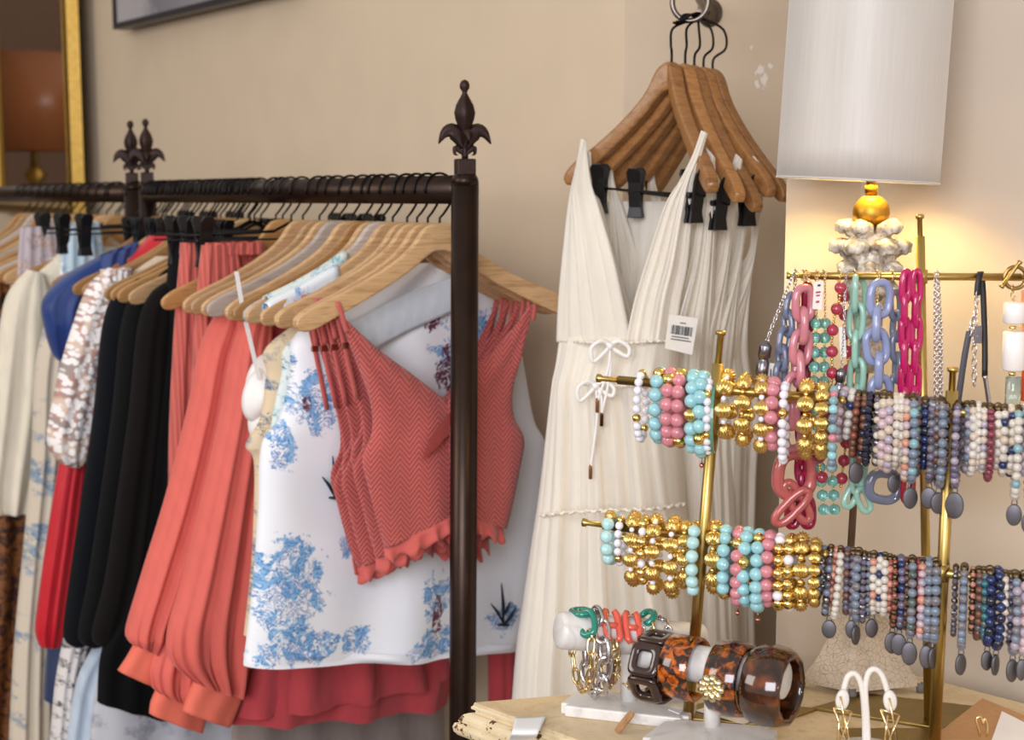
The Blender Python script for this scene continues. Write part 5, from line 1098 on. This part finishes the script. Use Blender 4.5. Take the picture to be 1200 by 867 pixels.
n = neck(1002, 'mint green acrylic paperclip link necklace'); over_bar(n, 1002, goldc)
mi = acr('mint acrylic', '#A9D6C4', .25)
links(n, ((1001, 328), (1003, 365), (1003, 410), (1004, 462), (1005, 520)), mi, 8.5, 20, 3.8, 70, dy=-.005)
links(n, ((1006, 330), (1008, 400), (1008, 470), (1006, 560)), mi, 8.5, 20, 3.8, 20, dy=.006)
for xx, yy, ro in ((998, 580, .5), (1012, 586, -.45), (1004, 562, 0)): inst('link', link_mesh('link', 6.5 * e, 15 * e, 3.8 * e, mi), n, pt(xx, yy, 1002, .0), None, (0, ro, .3))
n = neck(1030, 'periwinkle blue acrylic curb link necklace'); over_bar(n, 1028, goldc)
pe = acr('periwinkle acrylic', '#9BA6CE', .2); sla = acr('grey acrylic', '#80869C', .25)
m = MB(); fine_chain(m, spline([pt(1032, 318, 1030, -.003), pt(1028, 345, 1030, -.013), pt(1029, 370, 1030, -.013), pt(1027, 395, 1030, -.012)], 20)); m.build('chain', goldc, n)
links(n, ((1032, 336), (1030, 365), (1026, 395), (1030, 430), (1032, 470), (1034, 530)), pe, 12.5, 19, 5, 15, dy=-.006, alt=60)
inst('end_link', link_mesh('end_link', 19 * e, 16 * e, 6 * e, sla), n, pt(1036, 570, 1030, -.002), None, (0, .2, .2))
n = neck(1050, 'smoke grey acrylic link necklace left of the magenta links'); over_bar(n, 1046, goldc)
links(n, ((1048, 345), (1051, 380), (1052, 420), (1050, 470), (1046, 540)), sla, 8.5, 16, 4, 30, dy=.003)
n = neck(1067, 'bright magenta acrylic paperclip link necklace beside the tall pole')
mg2 = acr('bright magenta acrylic', '#C0165F', .12)
links(n, ((1062, 322), (1060, 360), (1060, 410), (1060, 470), (1062, 540)), mg2, 5, 18, 4, 25, dy=-.007, alt=50); links(n, ((1074, 322), (1074, 360), (1073, 410), (1071, 470), (1068, 540)), mg2, 5, 18, 4, 10, dy=-.004, alt=50)
inst('link', link_mesh('link', 6 * e, 16 * e, 3.6 * e, acr('red acrylic', '#B81232', .2)), n, pt(1064, 572, 1067, -.004), None, (0, .05, .2)); over_bar(n, 1064, silver, .0056, 'clasp', .004)
n = neck(1098, 'long fine silver curb chain right of the tall pole'); m = MB()
for x0, x1, dy in ((1096, 1096, -.005), (1100, 1103, .005), (1098, 1100, -.003)): fine_chain(m, spline([pt(1098, 318, 1098, dy * .2), pt(x0, 330, 1098, dy), pt(x1, 400, 1098, dy), pt(x1, 474, 1098, dy)], 24), .003, .0005, .0013)
m.build('chain', silver, n)
n = neck(1146, 'black leather cord choker with silver extension chain'); lea = plain('black leather', '#1C1A1E', .45); grl = plain('grey leather', '#4A4A52', .5)
def strap(pp, w, mat, name='cord'):
    sp = spline(pp, 24); MB().grid([[p + V((w, 0, 0)) - V((0, .0008, 0)), p - V((w, 0, 0)) - V((0, .0008, 0)), p - V((w, 0, 0)) + V((0, .0008, 0)), p + V((w, 0, 0)) + V((0, .0008, 0))] for p in sp], True, cap=True).build(name, mat, n)
b0 = barp(1147); strap([pt(1145, 346, 1146, -.006), pt(1146, 332, 1146, -.006), b0 + V((0, -.0035, .003)), b0 + V((.001, 0, .0045)), b0 + V((.003, .0035, .003)), pt(1152, 340, 1146, .003), pt(1154, 400, 1146, .002), pt(1154, 442, 1146, 0)], .0024, lea)
strap([pt(1136, 388, 1146, -.006), pt(1130, 420, 1146, -.006), pt(1122, 476, 1146, -.004)], .0026, grl)
MB().tube(spline([pt(1154, 440, 1146, 0), pt(1157, 458, 1146, 0), pt(1160, 480, 1146, 0)], 12), .0022, 10).build('cord_end', silver, n)
m = MB(); fine_chain(m, spline([pt(1145, 345, 1146, -.006), pt(1144, 362, 1146, -.006), pt(1140, 375, 1146, -.006), pt(1136, 390, 1146, -.006)], 20), .0045, .0006, .0019); fine_chain(m, spline([pt(1143, 370, 1146, -.006), pt(1142, 410, 1146, -.006), pt(1142, 448, 1146, -.006)], 20), .0055, .0006, .0022); m.build('extension_chain', silver, n)
o = pt(1146, 392, 1146, -.007); MB().box(o, V((4.5 * e, 0, 0)), V((0, .001, 0)), up * 10 * e).build('engraved_plate', steel, n, False, bevel=.0006)
n = neck(1187, 'white tube bead necklace with gold toggle clasp at the right'); o = barp(1187) + V((0, -.004, .0)); whs = stone('white ceramic', '#EFE9E4', .25, .02)
MB().tube([o + V((12.5 * e * math.cos(t), -.002, 12.5 * e * math.sin(t))) for t in [2 * PI * k / 36 for k in range(36)]], 2.4 * e, 10, True).build('toggle_ring', brass('old gold', '#A98A54', .3), n)
m = MB(); a, b = pt(1173, 337, 1187, -.012), pt(1196, 306, 1187, -.012); m.lathe([(2.6 * e, 0), (3.4 * e, .001), (2.2 * e, .003), (2.2 * e, (b - a).length - .003), (3.4 * e, (b - a).length - .001), (2.6 * e, (b - a).length)], a, 14, b - a); m.build('toggle_bar', brass('old gold', '#A98A54', .3), n)
m = MB(); fine_chain(m, [pt(1187, 338, 1187, -.006), pt(1187, 354, 1187, -.006)], .004, .0006, .0018); m.build('chain', goldc, n)
def tubebead(px, y0, y1, rw, mat, ref=1187, dy=-.006, root=None, nm='tube_bead'):
    o = pt(px, y1, ref, dy); H = (pt(px, y0, ref, dy) - o).length; r = rw * e; m = MB(); m.lathe([(.25 * r, 0), (.85 * r, 0), (r, .12 * r), (r, H - .12 * r), (.85 * r, H), (.25 * r, H)], o, 24); m.build(nm, mat, root or n)
tubebead(1188, 354, 379, 12.5, whs); tubebead(1187, 382, 386, 4, goldb); tubebead(1187, 388, 434, 13, whs); tubebead(1186, 436, 440, 4, goldb); tubebead(1186, 441, 480, 9, glf); tubebead(1186, 483, 520, 12, whs)
n = neck(1200, 'orange glass bead necklace at the right edge'); ora = plain('orange glass', '#E0602C', .1, trans=.3, coat=.4); over_bar(n, 1202, goldc)
for y0, y1 in ((340, 372), (376, 420), (424, 470), (474, 500)): tubebead(1204, y0, y1, 8, ora if y0 > 400 else acr('peach acrylic', '#E8A07C', .3), 1200, .004, n)
# ------------------------------------------------------------------ marble bracelet bars
t = NT('grey white marble'); co = t.coord(); f = t.noise(co, 14, 6, .62, 1.6); t.base(t.ramp(f, [(.32, '#B9B6B4'), (.45, '#DAD6D1'), (.6, '#E2DFDB'), (.7, '#CFC9C2')])); t.set(rough=.4); marble = t.m
def slab(root, quad, h, rad, name='base'):
    q = [tz(x, y) for x, y in quad]; c = sum(q, V((0, 0, 0))) / 4; o = MB().prism(q, up * h).build(name, marble, root, False); bm = bmesh.new(); bm.from_mesh(o.data)
    ve = [e_ for e_ in bm.edges if abs(e_.verts[0].co.z - e_.verts[1].co.z) > h * .5]; bmesh.ops.bevel(bm, geom=ve, offset=rad, segments=6, affect='EDGES'); bm.to_mesh(o.data); bm.free()
    md = o.modifiers.new('bevel', 'BEVEL'); md.width = .0016; md.segments = 2; md.limit_method = 'ANGLE'; return o
S1 = tz(737, 832); root1 = thing('bracelet_bar', S1, 'white marble bracelet bar holding the coloured link bracelets', 'bracelet bar', 'marble bracelet bars')
slab(root1, ((654, 839), (677, 819), (818, 832), (806, 856)), .0105, .006)
Y1 = S1.y; a1, b1 = at(655, 738, Y1 - .022), at(823, 752, Y1 + .018); r1 = 22 * mpp(a1); d1 = (b1 - a1).normalized(); L1_ = (b1 - a1).length
MB().lathe([(0, -.001), (r1 * .8, -.001), (r1 * .96, .001), (r1, .004), (r1, L1_ - .004), (r1 * .96, L1_ - .001), (r1 * .8, L1_), (0, L1_)], a1, 40, d1).build('bar', marble, root1)
MB().tube([S1 + up * .008, V((S1.x, S1.y, a1.lerp(b1, .5).z))], .0078, 24).build('stem', marble, root1)
e1 = mpp(a1); emer = acr('emerald acrylic', '#1F8F7A', .25); corl = acr('coral enamel', '#E2604F', .0)
def link_bracelet(px, seqs, label, ybot=812, start=-.2, bot=.72):
    """seqs: list of (name, mesh, half length in px, turn) laid round the bar from the top towards the camera and on"""
    p = solve(a1, b1, px); A = ((ybot - proj(p)[1]) * e1 + r1) / 2; c = p + up * (r1 - A + .001); f = V((-d1.y, d1.x, 0)).normalized(); f = f if f.y < 0 else -f; root = thing('link_bracelet', c - up * A, label, 'bracelet', 'link bracelets on the marble bar')
    N = 200; pts = [c + f * (max(r1 + .002, A * bot) * math.sin(2 * PI * k / N)) + up * (A * math.cos(2 * PI * k / N)) for k in range(N + 1)]; cum = [0]
    for k in range(N): cum.append(cum[-1] + (pts[k + 1] - pts[k]).length)
    per = cum[-1]; s_ = start * per * .1; i = 0; 
    while s_ < per * .985 + start * per * .1:
        nm, me, hl, turn = seqs[i] if i < len(seqs) - 2 else seqs[len(seqs) - 2 + (i - len(seqs)) % 2]; h = hl * e1; s_ += h; ss = s_ % per; k = next(x for x in range(N) if cum[x + 1] >= ss); tg = (pts[k + 1] - pts[k]).normalized()
        x_ = d1 * math.cos(turn) + tg.cross(d1) * math.sin(turn); y_ = tg.cross(x_); M_ = Matrix((x_, y_, tg)).transposed(); q = pts[k].lerp(pts[k + 1], (ss - cum[k]) / (cum[k + 1] - cum[k]))
        inst(nm, me, root, q, None, M_.to_euler()); s_ += h; i += 1
    return root, pts
GL = lambda w, h, r, mat, nm='link', **k: link_mesh(nm, w * e1, h * e1, r * e1, mat, 28, 10, **k)
gl = GL(4, 10, 1.6, goldc); gr_ = GL(5, 6, 2.0, goldc, 'ring_link'); em = GL(9.5, 15, 4, emer, 'enamel_link'); sv = GL(8, 14, 3, silver); hm = MB(); [hm.tube([V((s_ * 5 * e1, 0, -20 * e1)), V((s_ * 8 * e1, 0, -15 * e1)), V((s_ * 8.6 * e1, 0, 0)), V((s_ * 8 * e1, 0, 15 * e1)), V((s_ * 5 * e1, 0, 20 * e1))], [3.6 * e1, 4.2 * e1, 4.2 * e1, 4.2 * e1, 3.6 * e1], 12) for s_ in (-1, 1)]; hm.tube([V((-8.4 * e1, 0, 0)), V((8.4 * e1, 0, 0))], 3.8 * e1, 12); hh = hm.mesh('enamel_link', corl); g2 = GL(4.5, 6, 1.5, goldc)
link_bracelet(682, [('ring_link', gr_, 4, 1.5), ('enamel_link', em, 12, .2), ('enamel_link', em, 11, .9), ('ring_link', gr_, 4, 1.5), ('link', gl, 8.6, .2), ('link', gl, 8.6, 1.5)], 'gold paperclip chain bracelet with emerald links, leftmost on the marble bar', 812, -.9)
link_bracelet(697, [('link', sv, 11, .3), ('link', sv, 11, 1.3)], 'chunky silver oval link bracelet beside the emerald one', 815, -1)
link_bracelet(711, [('ring_link', gr_, 5, 1.5), ('enamel_link', hh, 19, 0), ('ring_link', gr_, 5, 1.5), ('link', g2, 4.8, .2), ('link', g2, 4.8, 1.5)], 'gold chain bracelet with coral enamel link, left of two', 806, -.4)
rt, pts = link_bracelet(735, [('ring_link', gr_, 5, 1.5), ('enamel_link', hh, 19, 0), ('ring_link', gr_, 5, 1.5), ('link', g2, 4.8, .2), ('link', g2, 4.8, 1.5)], 'gold chain bracelet with coral enamel link and brown tag, right of two', 806, -.4, .7)
o = at(716, 787, pts[60].y - .006); MB().box(o, V((5.5 * e1, .001, .8 * e1)), V((0, .0007, 0)), up * 15 * e1).build('brown_tag', plain('brown card', '#7A5640', .7), rt, False, bevel=.0006)
link_bracelet(745, [('link', GL(3.5, 9, 1.2, silver), 7.8, .2), ('link', GL(3.5, 9, 1.2, silver), 7.8, 1.5)], 'thin silver paperclip chain bracelet in the middle of the marble bar', 800, -.6)
link_bracelet(758, [('ring_link', gr_, 4, 1.5), ('enamel_link', em, 14, .9), ('ring_link', gr_, 4, 1.5), ('link', g2, 4.8, .2), ('link', g2, 4.8, 1.5)], 'gold chain bracelet with one emerald link, right of the coral ones', 798, -1.2)
link_bracelet(776, [('link', GL(4.5, 8, 1.4, silver), 6.6, .2), ('link', GL(4.5, 8, 1.4, silver), 6.6, 1.5)], 'silver chain bracelet at the right end of the marble bar', 790, -.6)
# nearer bar with the bangles
S2 = tz(834, 862); root2 = thing('bracelet_bar', S2, 'white marble bracelet bar holding the tortoiseshell bangles', 'bracelet bar', 'marble bracelet bars')
slab(root2, ((748, 880), (782, 854), (912, 864), (902, 900)), .0100, .007)
Y2 = S2.y; d2 = V((.84, -.54, -.0)); e2 = mpp(at(834, 785, Y2)); mid = at(836, 781, Y2)
def onax(px, zpx=None):
    lo, hi = -.2, .2
    for _ in range(40):
        md = (lo + hi) / 2
        if proj(mid + d2 * md)[0] < px: lo = md
        else: hi = md
    return mid + d2 * lo
a2, b2 = onax(752), onax(921); r2 = 22 * e2; L2 = (b2 - a2).length
MB().lathe([(0, -.001), (r2 * .85, -.001), (r2 * .97, .001), (r2, .004), (r2, L2 - .004), (r2 * .97, L2 - .001), (r2 * .85, L2), (0, L2)], a2, 40, d2).build('bar', marble, root2)
MB().tube([S2 + up * .008, V((S2.x, S2.y, mid.z))], .0072, 24).build('stem', marble, root2)
fr2 = V((d2.y, -d2.x, 0)).normalized()
def ring_rows(c, prof, n, flat=False, ph=0, a0=0, a1_=2 * PI):
    """prof: closed list of (radius, along the axis)"""
    rows = []; full = abs(a1_ - a0 - 2 * PI) < 1e-6
    for k in range(n + (0 if full else 1)):
        a = a0 + (a1_ - a0) * k / n + ph; o = fr2 * math.cos(a) + up * math.sin(a); rows.append([c + o * (r * e2) + d2 * (x * e2) for r, x in prof])
    if full: rows.append(rows[0][:])
    m = MB(); m.grid(rows, True, cap=not full); return m
tort = tortoise('amber tortoiseshell', [(.38, '#180A05'), (.46, '#3A1607'), (.51, '#8E3E0C'), (.58, '#B85E0E'), (.75, '#C8741A')], 120)
tord = tortoise('dark tortoiseshell', [(.38, '#140805'), (.49, '#2C1208'), (.55, '#6E2F0C'), (.66, '#A85A16')], 120); tbr = tortoise('brown marbled resin', [(.33, '#160A05'), (.47, '#331809'), (.58, '#54290F'), (.7, '#7E3C0C')], 46); cho = plain('dark chocolate resin', '#2E1814', .12, coat=.7, vary=.05)
GB = 'bangles on the marble bar'
def hangc(px, cy): p = onax(px); q = at(px, cy, p.y); return V((p.x, p.y, q.z))
c = hangc(770, 781); rt = thing('link_bracelet', c - up * 41 * e2, 'dark chocolate square link bracelet, leftmost on the bangle bar', 'bracelet', GB)
for k in range(6):
    a = PI / 6 + k * PI / 3 - .02; o = fr2 * math.cos(a) + up * math.sin(a); tg = -fr2 * math.sin(a) + up * math.cos(a); oc = c + o * (33 * e2); rows = []
    for (w, h, dd) in ((20, 20, 0), (20, 20.5, 4), (18.8, 19.5, 6), (17, 17.5, 7), (10.5, 11.5, 7), (9.2, 10, 6), (8.8, 9.5, 3), (8.8, 9.5, 0), (20, 20, 0)):
        rows.append([oc + o * (dd * e2) + d2 * (w * e2 * math.copysign(abs(math.cos(t)) ** .45, math.cos(t))) + tg * (h * e2 * math.copysign(abs(math.sin(t)) ** .45, math.sin(t))) for t in [2 * PI * (q + .5) / 32 for q in range(32)]])
    m = MB(); m.grid(rows, True); m.build('square_link', cho, rt)
def prof_band(ro, ri, hw, bulge=0): return [(ro - 1.5, -hw), (ro, -hw + 1.8), (ro + bulge, 0), (ro, hw - 1.8), (ro - 1.5, hw), (ri + .8, hw), (ri, hw - 1.5), (ri, -hw + 1.5), (ri + .8, -hw)]
c = hangc(803, 782); tag(ring_rows(c, prof_band(38, 33.5, 18.5, .8), 60, a0=-1.9 + PI * .0, a1_=3.4).build('bangle', tort, None), 'amber tortoiseshell open cuff, second on the bangle bar', 'bangle', GB)
c = hangc(859, 795); rt = thing('bangle', c - up * 43 * e2, 'dark tortoiseshell bangle with gold flower, third on the bangle bar', 'bangle', GB)
ring_rows(c, prof_band(42, 34, 20, 2.5), 72).build('band', tord, rt)
fo = c + (fr2 * .999 + up * .02) * (45 * e2) - d2 * (6 * e2); m = MB()
for k in range(9):
    a = 2 * PI * k / 9; q = d2 * math.cos(a) + up * math.sin(a); m.tube([fo + q * (4 * e2), fo + q * (7 * e2) + fr2 * e2, fo + q * (11 * e2) + fr2 * 1.4 * e2, fo + q * (14.5 * e2), fo + q * (15.5 * e2) - fr2 * e2], [2 * e2, 3.6 * e2, 5 * e2, 4.2 * e2, 1.5 * e2], 10)
for k in range(6):
    a = 2 * PI * k / 6 + .3; q = d2 * math.cos(a) + up * math.sin(a); m.ball(fo + q * (6.2 * e2) + fr2 * (2.2 * e2), 3 * e2, 12)
m.ball(fo + fr2 * (3 * e2), 3.6 * e2, 14); m.lathe([(13 * e2, -.001), (13 * e2, .001), (8 * e2, .002)], fo - fr2 * .001, 24, fr2); m.build('gold_flower', brass('pale gold flower', '#F0E2B8', .25, .2), rt)
c = hangc(905, 804); m = ring_rows(c, [(46, -15), (48, 0), (46, 15), (42, 24), (37, 25), (34, 22), (33, 0), (34, -22), (37, -25), (42, -24)], 11, ph=.2)
tag(m.build('bangle', tbr, None, True, bevel=.0045, seg=4), 'large faceted brown marbled bangle at the front end of the bar', 'bangle', GB)
# ------------------------------------------------------------------ small things on the dresser
card = plain('white card', '#ECE9EA', .6, vary=.02); kraft = plain('kraft card', '#B78A5E', .75, vary=.06, nscale=200)
def flat(quad, dz, mat, name, label, cat, h=.0008, lift=0):
    q = [tz(x, y, dz) for x, y in quad]
    return tag(MB().prism(q, up * h).build(name, mat, None, False), label, cat)
flat(((783, 832), (791, 827), (802, 831), (796, 837)), .011, card, 'paper_slip', 'small white paper slip on the first marble slab', 'paper slip')
flat(((816, 833), (836, 826), (884, 843), (872, 849)), .0036, card, 'paper_card', 'white card on the brass plate under the bangles', 'card')
flat(((998, 880), (1022, 853), (1046, 857), (1098, 868), (1100, 886)), .0, card, 'paper_card', 'white card under the white earring stand', 'card')
flat(((1086, 874), (1151, 823), (1222, 852), (1222, 890)), .008, kraft, 'kraft_card', 'brown kraft card lying at the right front of the dresser', 'card', .004)
flat(((1174, 834), (1222, 858), (1222, 890), (1160, 874)), .0125, card, 'paper_card', 'white card lying on the brown kraft card', 'card')
q = tz(1150, 862, .013)
def gpts(l, Y): return [at(x, y, Y) for x, y in l]
MB_ = MB().tube(spline(gpts(((1150, 872), (1147, 856), (1144, 843), (1149, 840), (1152, 848), (1154, 842), (1157, 853), (1154, 872)), q.y), 40), .0011, 8)
tag(MB_.build('earring', brass('bright gold', '#EBD0A0', .2), None), 'thin gold looped earring on the brown kraft card', 'earring')
o = tz(731, 850, .004); dv = (at(741, 834, o.y + .002) - at(722, 858, o.y - .006)); c = at(732, 846, o.y - .006); pr = dv.normalized(); sd = V((.8, 0, .6)); sd = (sd - pr * sd.dot(pr)).normalized(); rows = []
for dd in (-.0011, .0011): rows.append([c + pr * (dv.length * .5 * math.copysign(abs(math.cos(t)) ** .5, math.cos(t))) + sd * (5 * mpp(c) * math.copysign(abs(math.sin(t)) ** .5, math.sin(t))) + pr.cross(sd) * dd for t in [2 * PI * k / 28 for k in range(28)]])
m = MB(); m.grid(rows, True, cap=True); tag(m.build('wooden_tag', wood('tag wood', '#9A7048', '#B88C60'), None, False), 'small wooden tag leaning on the front of the first marble slab', 'tag')
# white suede earring stand
E_ = tz(1016, 888); suede = plain('white suede', '#E2DCD4', .9, vary=.03, bump=.0005, nscale=300); rt = thing('earring_stand', E_, 'white suede double hook earring stand with gold star earrings', 'earring stand'); Ye = E_.y
for l in (((1014, 888), (1013, 840), (1010, 806), (1003, 790), (994, 792), (989, 806), (987, 816)), ((1018, 888), (1016, 840), (1014, 806), (1018, 788), (1026, 784), (1034, 792), (1040, 810))):
    MB().tube(spline(gpts(l, Ye), 40), 3.4 * mpp(E_), 12).build('hook', suede, rt)
for (x, y, s_) in ((987, 820, -.15), (1043, 821, .15)):
    c = at(x, y, Ye - .004); m = MB(); k = mpp(c); rows = []
    for (q, dd) in ((.01, -.003), (.7, -.003), (.95, -.0018), (1, 0), (.95, .0018), (.01, .003)): rows.append([c + V((8 * k * q * math.cos(t) + s_ * 12 * k * q * math.sin(t) * -.5, dd, 13 * k * q * math.sin(t))) for t in [2 * PI * i / 28 for i in range(28)]])
    m.grid(rows, True); m.build('pad', suede, rt)
MB().lathe([(.028, 0), (.03, .002), (.03, .006), (.027, .008), (0, .008)], E_, 32).build('base', suede, rt)
eg = brass('bright gold', '#EBD0A0', .2)
for nm, segs, in (('left', [((985, 816), (992, 866)), ((977, 829), (998, 834)), ((977, 829), (994, 876)), ((998, 834), (982, 876)), ((984, 838), (981, 880)), ((990, 838), (997, 880))]), ('right', [((1042, 818), (1051, 868)), ((1032, 831), (1054, 838)), ((1032, 831), (1049, 878)), ((1054, 838), (1038, 878)), ((1040, 838), (1036, 880))])):
    m = MB()
    for a, b in segs: m.tube([at(*a, Ye - .009), at(*b, Ye - .009)], .0009, 8)
    tag(m.build('earring', eg, None), 'gold crossed bar earring hanging on the %s pad of the white stand' % nm, 'earring', 'gold star earrings')
SC.view_settings.view_transform = 'Standard'; SC.view_settings.look = 'None'; SC.view_settings.gamma = 1; SC.view_settings.exposure = -0.25
SC.cycles.use_denoising = True
